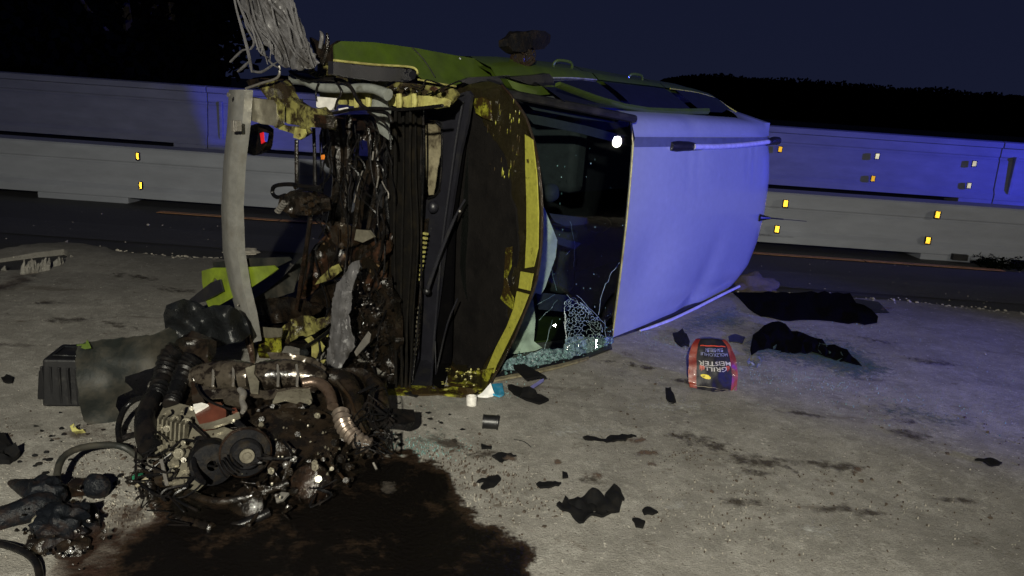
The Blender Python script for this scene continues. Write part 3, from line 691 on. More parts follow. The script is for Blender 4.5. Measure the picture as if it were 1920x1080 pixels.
# seals and pillars round the pane
mb = MB(); mb.tube([wsp(a/10, 0, .0)-cZ*.02 for a in range(11)], .016, 8, smooth=1); cp('windshield_seal', mb, 'black')
mb = MB(); mb.tube([wsp(a/10, 1, .01)+cZ*.012 for a in range(11)], .026, 8, smooth=1); cp('a_pillar', mb, 'black')
mb = sheet([(924, 707), (990, 695), (1060, 679), (1104, 667), (1104, 672), (1050, 687), (985, 702), (926, 713)], onZ(.05), .012, 9, .003); cp('lower_a_pillar', mb, 'beige')
mb = sheet([(922, 700), (985, 686), (1050, 672), (1110, 654), (1144, 640), (1148, 652), (1104, 668), (1050, 681), (990, 696), (924, 708)], onZ(.052), .012, 7, .003); cp('lower_pillar_cover', mb, 'cowl')
mb = sheet([(1130, 655), (1160, 636), (1200, 618), (1250, 600), (1262, 606), (1215, 628), (1170, 650), (1135, 668)], onP(W(2.3, 1.44, .05), (cU+cZ*.6).normalized()), .01, 9, .006); cp('lower_roof_edge', mb, 'cowl')
# grey band across the pane, and its greenish reflection built as a dull sheet
def insheet(poly, off, mat, name, amp=.004, step=10, parent=car): return cp(name, sheet(poly, onW(-off), .004, step, amp), mat, parent)
insheet([(985, 213), (1020, 219), (1100, 236), (1204, 264), (1204, 278), (1150, 266), (1080, 248), (1000, 232)], .03, 'seat', 'grey_pane_band')
insheet([(975, 182), (1040, 180), (1075, 190), (1120, 208), (1165, 226), (1150, 230), (1080, 221), (1000, 206)], .05, 'bluetrim' if 'bluetrim' in MT else 'seat', 'pane_reflection')
# interior
def lumpcp(px, py, off, rx, ry, rz, mat, name, amp=.08): mb = MB(); p = onW(-off)(px, py); mb.lump(p, rx, ry, rz, amp, 1.4, 3); return cp(name, mb, mat)
lumpcp(1032, 362, .22, .06, .05, .06, 'seat', 'headrest'); lumpcp(1120, 420, .5, .10, .07, .06, 'dark', 'headrest')
insheet([(1030, 400), (1102, 409), (1105, 420), (1060, 424), (1040, 416)], .25, 'seat', 'sun_visor'); insheet([(1045, 444), (1090, 456), (1078, 468), (1046, 458)], .25, 'seat', 'steering_column_shroud')
insheet([(1005, 548), (1060, 553), (1085, 570), (1060, 585), (1010, 580)], .18, 'seat', 'dashboard_pad')
mb = MB(); mb.box(W(2.2, .62, .45), cA*.09, cU*.33, cZ*.24); cp('seat_back', mb, 'seat', bevel=.05); mb = MB(); mb.box(W(2.2, .62, 1.2), cA*.09, cU*.33, cZ*.24); cp('seat_back', mb, 'seat', bevel=.05)
# released airbags hanging behind the glass
def cl(px, py): return .018*math.sin(px*.16+py*.05)+.012*math.sin(py*.21-px*.08)
ab = sheet([(1010, 385), (1020, 388), (1031, 415), (1045, 450), (1042, 482), (1032, 510), (1022, 540), (1014, 552), (1004, 549), (994, 570), (980, 590), (975, 540), (985, 450), (1000, 400)], onW(-.05), .004, 6, .006, 8, warp=lambda x, y: cl(x, y)*.8); cp('airbag', ab, 'cloth')
ab = sheet([(1000, 562), (1004, 600), (1001, 640), (1017, 652), (1003, 658), (960, 664), (936, 672), (950, 630), (975, 600), (990, 570)], onW(-.04), .004, 6, .006, 8, warp=lambda x, y: cl(y, x)*.8); cp('airbag', ab, 'cloth')
# --- fractures: long cracks, cell network, shattered strip along the lower edge
def crackline(mb, pts, r=.0011):
    P = [wsnap(*p, .0045) for p in pts]; mb.tube(P, r, 4, smooth=1, caps=False)
mb = MB()
def jag(a, b, n, j):
    return [(lerp(a[0], b[0], i/n)+(uni(-j, j) if 0 < i < n else 0), lerp(a[1], b[1], i/n)+(uni(-j, j) if 0 < i < n else 0)) for i in range(n+1)]
for a, b, n, j in (((1161, 492), (1146, 510), 4, 1.5), ((1146, 510), (1130, 545), 6, 2), ((1130, 545), (1121, 590), 6, 2), ((1068, 415), (1077, 455), 6, 1), ((1077, 455), (1075, 500), 6, 1.2), ((1032, 500), (1043, 545), 5, .8), ((1000, 575), (1040, 552), 6, 1), ((1010, 600), (1045, 562), 6, 1.5), ((1020, 655), (1035, 600), 6, 1.5), ((1060, 478), (1068, 470), 3, 1), ((1062, 552), (1100, 585), 6, 2), ((1080, 553), (1133, 606), 7, 1.5), ((1133, 600), (1135, 640), 4, 1), ((1058, 565), (1062, 640), 6, 2)):
    crackline(mb, jag(a, b, n, j), .0010)
cp('long_cracks', mb, 'crack', ws, kind='stuff')
poly = [(1056, 565), (1072, 556), (1086, 562), (1100, 578), (1118, 588), (1130, 600), (1134, 618), (1138, 632), (1120, 640), (1095, 634), (1070, 648), (1056, 655), (1060, 640), (1055, 620), (1060, 600)]
pts = []
while len(pts) < 190:
    p = (uni(1050, 1140), uni(550, 656))
    if inside(p, poly): pts.append(p)
v, e, f, *_ = delaunay_2d_cdt([Vector(p) for p in pts], [], [], 0, 1e-4)
cen = [((v[t[0]].x+v[t[1]].x+v[t[2]].x)/3, (v[t[0]].y+v[t[1]].y+v[t[2]].y)/3) for t in f]; em = {}
for k, t in enumerate(f):
    for a, b in ((t[0], t[1]), (t[1], t[2]), (t[2], t[0])): em.setdefault(tuple(sorted((a, b))), []).append(k)
mb = MB()
for k in em.values():
    if len(k) == 2 and math.dist(cen[k[0]], cen[k[1]]) < 16 and rnd() < .8: crackline(mb, [cen[k[0]], cen[k[1]]], uni(.0006, .0013))
cp('crack_network', mb, 'crack', ws, kind='stuff')
strip = [(934, 692), (946, 672), (985, 662), (1010, 652), (1045, 652), (1070, 642), (1095, 632), (1140, 630), (1145, 640), (1110, 656), (1060, 670), (1010, 682), (960, 692)]
cp('shattered_edge', sheet(strip, lambda x, y: wsnap(x, y, .035), .004, 6, .010, 25, ragged=(5, 2)), 'frost', ws)
cp('shattered_patch', sheet([(1058, 636), (1075, 630), (1098, 632), (1110, 640), (1095, 650), (1070, 655), (1056, 656)], lambda x, y: wsnap(x, y, .012), .004, 6, .006, 25, ragged=(5, 2)), 'frost', ws)
mb = MB()
for i in range(260):
    x = uni(940, 1142); t = (x-940)/200; y = lerp(690, 640, t)+random.gauss(0, 9)-abs(random.gauss(0, 4)); p = wsnap(x, y, .045); r = uni(.002, .005)
    a = Vector((uni(-1, 1), uni(-1, 1), uni(-1, 1))).normalized(); b = a.orthogonal().normalized(); c = a.cross(b); mb.box(p, a*r, b*r, c*r*.6)
for i in range(46):
    p = wsnap(uni(1020, 1180), uni(270, 600), .006); r = uni(.001, .0028); mb.box(p, Vector((r, 0, 0)), Vector((0, r, 0)), Vector((0, 0, r*uni(.6, 2.2))))
cp('glass_crumbs_on_pane', mb, 'crumb', ws, kind='stuff')
MT['shard'] = pmat('clean_glass_shard', (.45, .85, .80), .12, .9)
mb = MB(); P1 = wsnap(1105, 643, .03); n1 = ((CAM-P1).normalized()+(Vector((8.45, 3.2, 2.32))-P1).normalized()).normalized(); a1 = cZ.cross(n1).normalized(); b1 = n1.cross(a1)
mb.box(P1, a1*.040, b1*.030+a1*.008, n1*.003); mb.box(P1-a1*.03+b1*.02, a1*.012, b1*.010, n1*.004); cp('upright_glass_shard', mb, 'shard', ws, smooth=False)
# --- bonnet, thrown open: seen from below
def bs(px, py): return interp([840, 880, 1010], [.93, .88, .70], px)
BO = [(852, 172), (880, 158), (915, 152), (940, 160), (962, 186), (985, 222), (1001, 272), (1010, 325), (1015, 395), (1013, 465), (1003, 530), (985, 580), (960, 640), (934, 690), (906, 737), (880, 741), (842, 734), (838, 700), (842, 600), (845, 450), (850, 300)]
bon = cp('bonnet', sheet(BO, onS(bs), .012, 9, .004, 5), 'oliveoil')
# outer skin lip
mb = MB(); mb.tube([onS(bs)(*q)+cA*.006 for q in BO[3:15]], .0075, 6, smooth=4); cp('bonnet_lip', mb, 'oilymetal', bon)
def bs2(px, py): return bs(px, py)-.022
cp('insulation_mat', sheet([(862, 192), (880, 186), (892, 205), (905, 230), (930, 270), (948, 300), (955, 330), (957, 372), (966, 392), (972, 470), (966, 520), (957, 545), (950, 570), (948, 592), (953, 600), (944, 625), (925, 655), (912, 672), (903, 690), (885, 698), (860, 690), (843, 672), (840, 560), (846, 400), (852, 260)], onS(bs2), .014, 9, .006, 4, warp=lambda x, y: .012*math.sin((x-840)/130*math.pi)), 'mat_ins', bon)
def bs3(px, py): return bs(px, py)-.018
# dark oil channel between the mat and the rim
cp('oil_channel', sheet([(905, 170), (935, 168), (958, 192), (978, 228), (990, 262), (985, 300), (984, 420), (982, 500), (972, 540), (962, 560), (955, 540), (975, 470), (972, 392), (960, 370), (958, 325), (948, 296), (925, 262), (905, 228)], onS(bs3), .004, 8, .012, 12, ragged=(8, 3)), 'oliveoil', bon)
cp('bonnet_rim_band', sheet([(984, 252), (998, 262), (1006, 330), (1009, 400), (1008, 465), (1000, 500), (984, 503), (987, 440), (987, 380), (985, 320)], onS(lambda x, y: bs(x, y)-.026), .006, 7, .002, 12), 'limeband', bon)
cp('bonnet_rim_band', sheet([(976, 509), (999, 513), (993, 545), (972, 540)], onS(lambda x, y: bs(x, y)-.026), .006, 7, .002, 12), 'limeband', bon)
cp('bonnet_rim_band', sheet([(969, 546), (991, 552), (975, 592), (950, 645), (930, 685), (925, 700), (912, 692), (930, 650), (950, 612), (962, 580)], onS(lambda x, y: bs(x, y)-.026), .006, 7, .004, 12), 'limeband', bon)
cp('torn_yellow_edge', sheet([(948, 465), (960, 462), (958, 500), (950, 520), (955, 545), (963, 560), (960, 580), (948, 570), (938, 560), (944, 540), (946, 500)], onS(lambda x, y: bs(x, y)-.045), .004, 6, .01, 12), 'limewet', bon)
cp('bonnet_hinge_corner', sheet([(886, 186), (905, 182), (918, 190), (920, 226), (908, 222), (892, 212)], onS(lambda x, y: bs(x, y)-.05), .01, 7, .008, 14), 'limewet', bon)
cp('crumpled_corner', sheet([(846, 686), (870, 698), (900, 694), (925, 690), (915, 715), (905, 736), (880, 742), (850, 733), (838, 715)], onS(lambda x, y: bs(x, y)-.05), .006, 6, .022, 14), 'limewet', bon)
mb = MB(); mb.lump(onS(.80)(957, 518), .02, .02, .012, .2, 2, 2); mb.tube([onS(.80)(*q) for q in ((946, 514), (955, 520), (968, 522))], .006, 6); cp('bonnet_catch', mb, 'oilymetal', bon)
mb = MB()
for i in range(70):
    q = (uni(915, 985), uni(180, 330)); 
    if rnd() < .5: p = onS(lambda x, y: bs(x, y)-.03)(*q); l = uni(.01, .05); mb.tube([p, p-cZ*l*.5, p-cZ*l], [.002, .0035, .001], 5, smooth=1)
cp('oil_drips', mb, 'limewet', bon, kind='stuff')
mb = MB()
for i in range(60):
    p = onS(lambda x, y: bs(x, y)-.03)(uni(880, 982), uni(215, 700)); r = uni(.0015, .0035); mb.lump(p, r, r, r, .1, 1, 1)
cp('droplets', mb, 'oilymetal', bon, kind='stuff')

# --- cowl and front panel, side by side as dark uprights
cw = cp('cowl_panel', sheet([(800, 206), (822, 188), (850, 180), (878, 170), (884, 178), (876, 230), (862, 290), (845, 400), (833, 470), (822, 560), (812, 640), (806, 730), (768, 730), (776, 640), (780, 560), (786, 470), (790, 420), (797, 375), (812, 372), (826, 360), (828, 240), (815, 228), (800, 225)], onS(.74), .02, 8, .006, 5, ragged=None), 'cowl')
mb = MB(); mb.tube([onS(.715)(*q) for q in ((868, 190), (856, 260), (842, 360), (830, 450), (822, 540), (814, 640), (808, 722))], .007, 6); cp('cowl_ridge', mb, 'cowl', cw)
cp('cowl_gap', sheet([(862, 200), (880, 190), (862, 330), (850, 420), (846, 560), (842, 690), (832, 728), (808, 730), (815, 620), (826, 540), (838, 440), (850, 350)], onS(.80), .02, 9, .004), 'matte')
cp('beige_cover', sheet([(798, 232), (812, 228), (824, 238), (826, 290), (818, 330), (812, 365), (804, 366), (798, 330), (794, 280)], onS(.79), .006, 7, .012, 10, ragged=(7, 1.5)), 'beige')
mb = MB(); mb.tube([onS(.72)(*q) for q in ((800, 224), (818, 226), (828, 242), (827, 320), (820, 362), (802, 372))], .006, 6); cp('cover_seal', mb, 'rubber')
mb = MB(); mb.lump(onS(.70)(812, 388), .03, .03, .035, .05, 1, 3); cp('cowl_knob', mb, 'cowl', cw)
# wiper
mb = MB(); wp = [onS(lambda x, y: interp([800, 872], [.62, .70], x))(*q) for q in ((872, 374), (858, 398), (846, 424), (824, 478), (800, 546))]
mb.tube(wp, [.006, .006, .010, .011, .012], 8, smooth=4); wiper = cp('wiper_arm', mb, 'cowl'); mb = MB(); mb.lump(wp[-1], .022, .022, .022, .1, 1, 3); cp('wiper_spindle', mb, 'black', wiper); mb = MB(); mb.lump(onS(.68)(862, 396), .008, .006, .008, 0, 1, 2); cp('spray_nozzle', mb, 'alu', wiper)
mb = MB(); mb.tube([onS(.69)(*q) for q in ((858, 560), (838, 610), (820, 690), (812, 728))], .005, 6); mb.tube([onS(.70)(*q) for q in ((816, 640), (817, 700), (815, 728))], .004, 6); cp('wiper_linkage', mb, 'cowl', wiper)
# front panel uprights
fp = cp('front_panel', sheet([(737, 196), (752, 192), (776, 196), (783, 212), (780, 320), (782, 420), (776, 520), (770, 600), (766, 728), (738, 734), (734, 640), (733, 520), (731, 420), (729, 330), (733, 250)], onS(.56), .03, 8, .010, 5), 'panelblack')
for xs, r in (([742, 741, 739, 742, 742], .010), ([756, 757, 754, 752, 754], .008), ([770, 769, 772, 764, 761], .009), ([779, 780, 784, 775, 768], .006)):
    mb = MB(); mb.tube([onS(.53)(x, y) for x, y in zip(xs, (198, 330, 450, 590, 728))], [r, r*uni(.4, 1), r*uni(.6, 1.2), r*uni(.3, 1), r], 6); cp('panel_ridge', mb, 'panelblack', fp)
mb = MB(); mb.tube([onS(.60)(*q) for q in ((793, 205), (795, 300), (790, 420), (788, 560), (772, 720))], .006, 6, mi=0); mb.tube([onS(.61)(*q) for q in ((786, 200), (790, 330), (783, 480))], .009, 6); cp('wiring_loom', mb, 'rubber')
mb = MB()
for i in range(11):
    y = 438+i*8.5; x = lerp(798, 785, i/10); p = onS(.64)(x, y); mb.box(p, cU*.014, cZ*.006, cA*.008)
cp('loom_teeth', mb, 'limepale', kind='stuff', smooth=False)
mb = MB()
for i in range(14):
    y = 578+i*8.6; x = lerp(783, 770, i/13)
    for dx in (-6, 4): p = onS(.63)(x+dx, y+uni(-1, 1)); mb.box(p, cU*.008, cZ*.007, cA*.007)
cp('vent_teeth', mb, 'cast', kind='stuff', smooth=False)
cp('dark_lower_gap', sheet([(780, 420), (800, 410), (790, 500), (786, 600), (778, 690), (765, 700), (768, 600), (776, 500)], onS(.70), .02, 9, .01), 'oily')

# --- upper corner: wing, lamp opening, inner rails, hoses
def fh(px, py): return interp([78, 160], [.80, .97], py-max(0, (px-780))*.14)
wing = cp('front_wing', sheet([(626, 84), (640, 77), (700, 79), (780, 90), (850, 103), (905, 112), (952, 125), (975, 141), (930, 142), (880, 150), (850, 161), (800, 150), (786, 140), (785, 128), (768, 124), (700, 120), (628, 112)], onH(fh), .012, 9, .003), 'lime')
mb = MB(); mb.tube([onH(lambda x, y: fh(x, y)+.012)(*q) for q in ((626, 113), (700, 121), (766, 125), (781, 131), (783, 138))], .006, 8); cp('lamp_opening_rim', mb, 'limepale', wing)
mb = MB(); mb.tube([onH(lambda x, y: fh(x, y)+.012)(*q) for q in ((784, 149), (820, 156), (855, 162))], .005, 8); cp('wing_edge', mb, 'limepale', wing)
mb = MB(); mb.tube([onH(lambda x, y: fh(x, y)+.009)(*q) for q in ((772, 88), (795, 112), (816, 145))], .0035, 6); cp('wing_crease', mb, 'black', wing)
cp('headlamp_housing', sheet([(625, 115), (700, 123), (765, 127), (780, 133), (779, 147), (765, 153), (700, 152), (650, 145), (625, 139)], onH(.88), .04, 8, .004), 'cowl')
mb = MB(); mb.lump(onH(.83)(859, 111), .018, .01, .012, 0, 1, 2); cp('side_indicator', mb, 'rail', wing)
cp('door_front_skin', sheet([(905, 112), (952, 112), (1000, 112), (1010, 128), (1005, 139), (975, 141), (950, 126)], onH(lambda x, y: interp([112, 142], [.84, .97], y)), .01, 8, .002), 'lime')
cp('scuttle_corner', sheet([(862, 152), (880, 145), (930, 143), (955, 141), (965, 150), (980, 178), (940, 158), (905, 152), (880, 158)], onH(lambda x, y: 1.02), .02, 8, .006), 'cowl')
# mirror on the upper door: ripped, hanging head
mir = cp('door_mirror', sheet([(953, 145), (1000, 141), (1030, 138), (1037, 146), (1040, 158), (1020, 162), (990, 158)], onH(1.07), .05, 7, .004), 'black')
cp('mirror_shell', sheet([(950, 148), (975, 157), (1005, 162), (1038, 160), (1043, 168), (1038, 176), (1010, 179), (980, 174), (962, 166)], onH(1.12), .05, 7, .004, warp=lambda x, y: -.02*math.sin((x-950)/92*math.pi)), 'lime', mir)
c0 = onH(.85)(980, 84)
mhead = cp('mirror_head', sheet([(952, 72), (958, 64), (985, 59), (998, 66), (1000, 88), (985, 98), (962, 96), (953, 86)], onH(.88), .07, 5, .02, 9), 'mirrorblack')
cp('mirror_cap', sheet([(986, 62), (1000, 56), (1022, 58), (1033, 66), (1031, 80), (1020, 92), (1002, 94), (992, 84)], onH(.80), .08, 5, .012, 7), 'mirrorblack', mhead)
mb = MB(); a = onH(.9)(976, 126)
for i in range(22): mb.tube([a+Vector((uni(-.04, .04), uni(-.02, .02), uni(-.02, .0))), lerp(a, c0, .5)+Vector((uni(-.07, .09), uni(-.03, .03), uni(-.03, .03))), c0+Vector((uni(-.07, .08), 0, -.03))], uni(.003, .009), 5)
cp('mirror_bracket', mb, 'oilymetal', mhead)
mb = MB(); mb.lump(onH(.9)(978, 128), .035, .03, .015, .1, 1, 2); cp('mirror_foot', mb, 'rail', mhead)

def T(name, pts, s, r, mat, parent=car, n=8, ridge=0., sm=4, **k):
    mb = MB(); f = onS(s) if not callable(s) or True else s; mb.tube([f(*q) for q in pts], r, n, smooth=sm, ridge=ridge); return cp(name, mb, mat, parent, **k)
def P_(name, poly, s, mat, thick=.006, step=8, amp=.006, fr=9, parent=car, ragged=None, holes=(), warp=None, **k):
    return cp(name, sheet(poly, onS(s), thick, step, amp, fr, ragged=ragged, holes=holes, warp=warp), mat, parent, **k)
# inner wing rails
P_('inner_wing', [(540, 132), (575, 130), (640, 142), (700, 150), (780, 158), (850, 166), (858, 176), (842, 196), (800, 200), (760, 196), (700, 196), (650, 172), (600, 160), (548, 150)], .50, 'limein', .02, 8, .02, 8, ragged=(10, 1.5))
P_('inner_wing_rail', [(598, 170), (640, 170), (700, 176), (740, 182), (780, 178), (842, 186), (838, 198), (790, 204), (745, 200), (700, 200), (640, 196), (600, 192)], .44, 'limepale', .02, 7, .018, 10, ragged=(8, 2))
for x in (668, 690, 748, 776):
    mb = MB(); mb.tube([onS(.40)(x, 176), onS(.40)(x+1, 190), onS(.40)(x, 206)], [.014, .017, .012], 8); cp('rail_swage', mb, 'limepale')
mb = MB(); mb.box(onS(.33)(584, 128), cU*.022+cZ*.004, cZ*.024, cA*.006); br = cp('yellow_bracket', mb, 'limepale', smooth=False, bevel=.003); mb = MB(); mb.lathe(onS(.318)(585, 128), cA, [(.010, -.004), (.010, .004), (.005, .004), (.005, -.002)], 12); cp('bracket_eye', mb, 'oily', br)
mb = MB(); mb.box(onS(.34)(608, 131), cU*.036+cZ*.003, cZ*.032, cA*.02); cp('dirty_box', mb, 'limein', bevel=.004, smooth=False)
T('washer_neck', [(548, 148), (575, 150), (600, 162), (640, 166), (680, 165), (705, 168), (728, 178)], .30, [.030, .034, .030, .024, .024, .024, .030], 'washer', n=12)
P_('washer_tank', [(700, 172), (728, 174), (726, 205), (722, 240), (728, 262), (712, 250), (704, 225), (695, 208)], .42, 'washer', .03, 7, .014, 9)
lb = cp('label_box', sheet([(593, 181), (627, 184), (629, 196), (622, 206), (606, 208), (593, 200)], onS(.26), .02, 6, .003), 'white')
cp('small_label', sheet([(634, 204), (650, 201), (652, 210), (637, 213)], onS(.24), .01, 6, .002), 'white')
P_('crash_box', [(462, 182), (510, 188), (518, 196), (518, 224), (514, 236), (490, 232), (470, 226), (458, 222)], .08, 'cast', .05, 7, .012, 12)
P_('crash_box_flange', [(505, 182), (520, 184), (528, 200), (528, 232), (516, 240), (508, 230)], .09, 'limein', .02, 7, .01)
P_('chassis_leg', [(482, 160), (520, 150), (534, 160), (545, 186), (560, 196), (600, 205), (614, 222), (610, 240), (575, 238), (540, 232), (528, 226), (520, 200), (500, 184)], .14, 'limein', .06, 8, .016, 10)
P_('chassis_leg_flange', [(512, 228), (540, 236), (575, 238), (580, 250), (560, 262), (548, 250), (522, 242)], .12, 'limein', .02, 7, .014)
mb = sheet([(553, 239), (570, 242), (572, 250), (568, 258), (562, 262), (550, 258)], onS(.10), .012, 5, .002, holes=[[(557, 251), (563, 250), (565, 256), (559, 258)]]); cp('yellow_bracket', mb, 'limepale')
P_('rusty_stub', [(588, 214), (612, 218), (612, 240), (590, 238)], .11, 'rust', .05, 7, .01)
P_('dark_cap', [(460, 150), (490, 146), (535, 148), (545, 165), (548, 182), (530, 176), (505, 160), (470, 166)], .2, 'oily', .03, 8, .02)
mb = MB(); mb.box(onS(.20)(552, 181), cU*.022-cZ*.012, cZ*.010+cU*.006, cA*.008); cp('orange_connector', mb, 'yellow', smooth=False, bevel=.002)
T('bonnet_stay', [(461, 166), (490, 156), (516, 148), (524, 138), (523, 122)], .08, .0065, 'alu')
for nm, pts, s, r in (('brake_hose', [(545, 134), (560, 143), (590, 149), (630, 149), (655, 160), (672, 190), (690, 205), (725, 212), (735, 230)], .24, .010), ('wiring_loom', [(565, 186), (572, 202), (600, 210), (625, 212), (655, 206), (700, 203), (760, 205), (830, 198)], .22, .008), ('wiring_loom', [(552, 190), (566, 205), (590, 212), (620, 215)], .20, .006), ('wiring_loom', [(690, 210), (715, 225), (730, 245), (733, 280)], .25, .006), ('wiring_loom', [(765, 190), (800, 178), (830, 165), (860, 152)], .45, .004), ('wiring_loom', [(597, 155), (592, 172), (594, 190)], .25, .004), ('wiring_loom', [(628, 150), (640, 172), (632, 190), (628, 205)], .23, .006), ('wiring_loom', [(770, 160), (790, 165), (800, 150), (830, 160)], .44, .004)):
    T(nm, pts, s, r, 'rubber')
P_('white_foam', [(812, 182), (842, 190), (838, 198), (815, 196)], .50, 'limepale', .02, 6, .01)
for i in range(9):
    x = 640+i*24+uni(-5, 5); mb = MB(); mb.lump(onS(.42)(x, lerp(158, 174, i/9)+uni(-4, 6)), uni(.01, .022), uni(.01, .02), uni(.01, .02), .4, 2, 2); cp('bolt_cluster', mb, random.choice(['oily', 'limein', 'rust']))

# --- bumper beam, bent, standing upright in front of the bay
def beampts(off): return [(444+off, 168), (440+off*.95, 235), (432+off*.9, 310), (428+off*.9, 390), (431+off*.9, 470), (443+off*.85, 540), (456+off*.8, 590), (466+off*.7, 642)]
mb = MB(); rows = []
Ls = beampts(-15); Ms = beampts(1); Rs = beampts(15)
q = []
def dens(p):
    out = []
    for i in range(len(p)-1):
        for k in range(4): out.append((lerp(p[i][0], p[i+1][0], k/4), lerp(p[i][1], p[i+1][1], k/4)))
    return out+[p[-1]]
sb = .02
for a, b, c in zip(dens(Ls), dens(Ms), dens(Rs)):
    t = (a[1]-168)/474; s1 = -.03+.06*(t*2-1)**2
    j = .003*nz((a[1]*.03, 0, 0), 1)
    A0 = onS(s1+.085+j)(*a); B0 = onS(s1-j)(b[0]-5, b[1]); B1 = onS(s1)(b[0], b[1]); C0 = onS(s1+.008)(*c); D0 = C0+cA*.05; E0 = A0+cA*.012
    rows.append([A0, B0, B1, C0, D0, E0])
mb.grid(rows, closed=True); mb.f += [list(range(6)), [len(rows)*6-6+i for i in range(6)]]; mb.m += [0, 0]
bb = cp('bumper_beam', mb, 'beam', angle=30)
mb = MB(); mb.lathe(onS(-.035)(435, 178)-cA*.02, cA, [(.0001, -.004), (.012, -.004), (.012, .004)], 14); cp('rivet', mb, 'alu', bb)
mb = MB(); mb.box(onS(-.06)(439, 236), cU*.014, cZ*.030, cA*.012); mb.box(onS(-.06)(447, 236), cU*.004, cZ*.028, cA*.018); cp('beam_clamp', mb, 'alu', bb, bevel=.003, smooth=False)
mb = MB(); mb.tube([onS(.02)(*q_) for q_ in ((465, 628), (468, 645), (472, 662), (474, 680))], [.024, .022, .018, .014], 10); cp('beam_end_bracket', mb, 'pipe', bb)
for y, x in ((572, 446), (586, 449)):
    mb = MB(); mb.lump(onS(-.03)(x, y), .006, .006, .006, 0, 1, 2); cp('rivet', mb, 'alu', bb)

# --- torn bumper skin standing up above the corner, fibres split into strands
tw = lambda x, y: .03*math.sin(x*.06+y*.02)+(.030 if y < 60 else .014)*nz(((x*.75-y*.65)*.16, (x*.65+y*.75)*.012, 0))+.016*nz(((x*.75-y*.65)*.45, (x*.65+y*.75)*.02, 5))
torn = cp('torn_bumper_skin', sheet([(440, -70), (500, -80), (530, -50), (548, 0), (562, 40), (580, 88), (600, 118), (590, 127), (560, 132), (530, 125), (508, 100), (486, 66), (466, 34), (450, 6)], onS(.05), .004, 3.4, .004, 14, jit=.8, ragged=(6, 2.8), warp=tw), 'grey')
strands = [[(436, -20), (444, 20), (454, 55), (464, 92), (470, 122), (472, 136)], [(446, 0), (462, 40), (480, 70), (492, 95), (508, 118), (524, 128)], [(470, 92), (476, 78), (462, 50), (458, 30)], [(432, 116), (446, 102), (456, 94), (468, 93)], [(446, 134), (458, 124), (470, 112)], [(537, 2), (552, 30), (560, 55), (574, 75), (580, 100)], [(505, 4), (530, 30), (550, 55), (566, 90), (578, 108)], [(452, 12), (470, 30), (500, 60), (520, 90)], [(474, 134), (490, 135), (508, 124), (520, 116)], [(476, 20), (500, 50), (520, 80), (540, 112)], [(494, 10), (515, 45), (535, 75), (556, 108)], [(482, 92), (492, 88), (490, 100)], [(520, -20), (545, 22), (556, 60), (572, 96)]]
for k in range(9):
    x = uni(446, 560); strands.append([(x, uni(-20, 30)), (x+uni(8, 22), 45+uni(-10, 10)), (x+uni(22, 45), 85+uni(-10, 15)), (x+uni(30, 55), 115+uni(-10, 15))] if x < 535 else [(x, 5), (x+10, 50), (x+22, 90)])
for i, p in enumerate(strands):
    if i > 12: T('strand', p, -.005+.02*rnd(), [.003, .0055, .0045, .002][:len(p)], 'grey', torn, n=5); continue
    T('strand', p, .03 if i in (0, 1, 2, 3, 4, 8) else .015, [.006]+[uni(.005, .009) for _ in p[2:]]+[.003], 'grey', torn, n=6)
T('broken_stalk', [(604, 118), (612, 96), (614, 78), (613, 62)], .3, [.02, .014, .012, .006], 'oily'); T('broken_stalk', [(600, 90), (604, 68), (600, 58)], .3, [.01, .012, .003], 'grey')
P_('dark_bracket', [(580, 70), (600, 78), (612, 92), (620, 84), (632, 76), (636, 84), (624, 112), (600, 122), (590, 100)], .3, 'oily', .02, 7, .02, ragged=(8, 2))

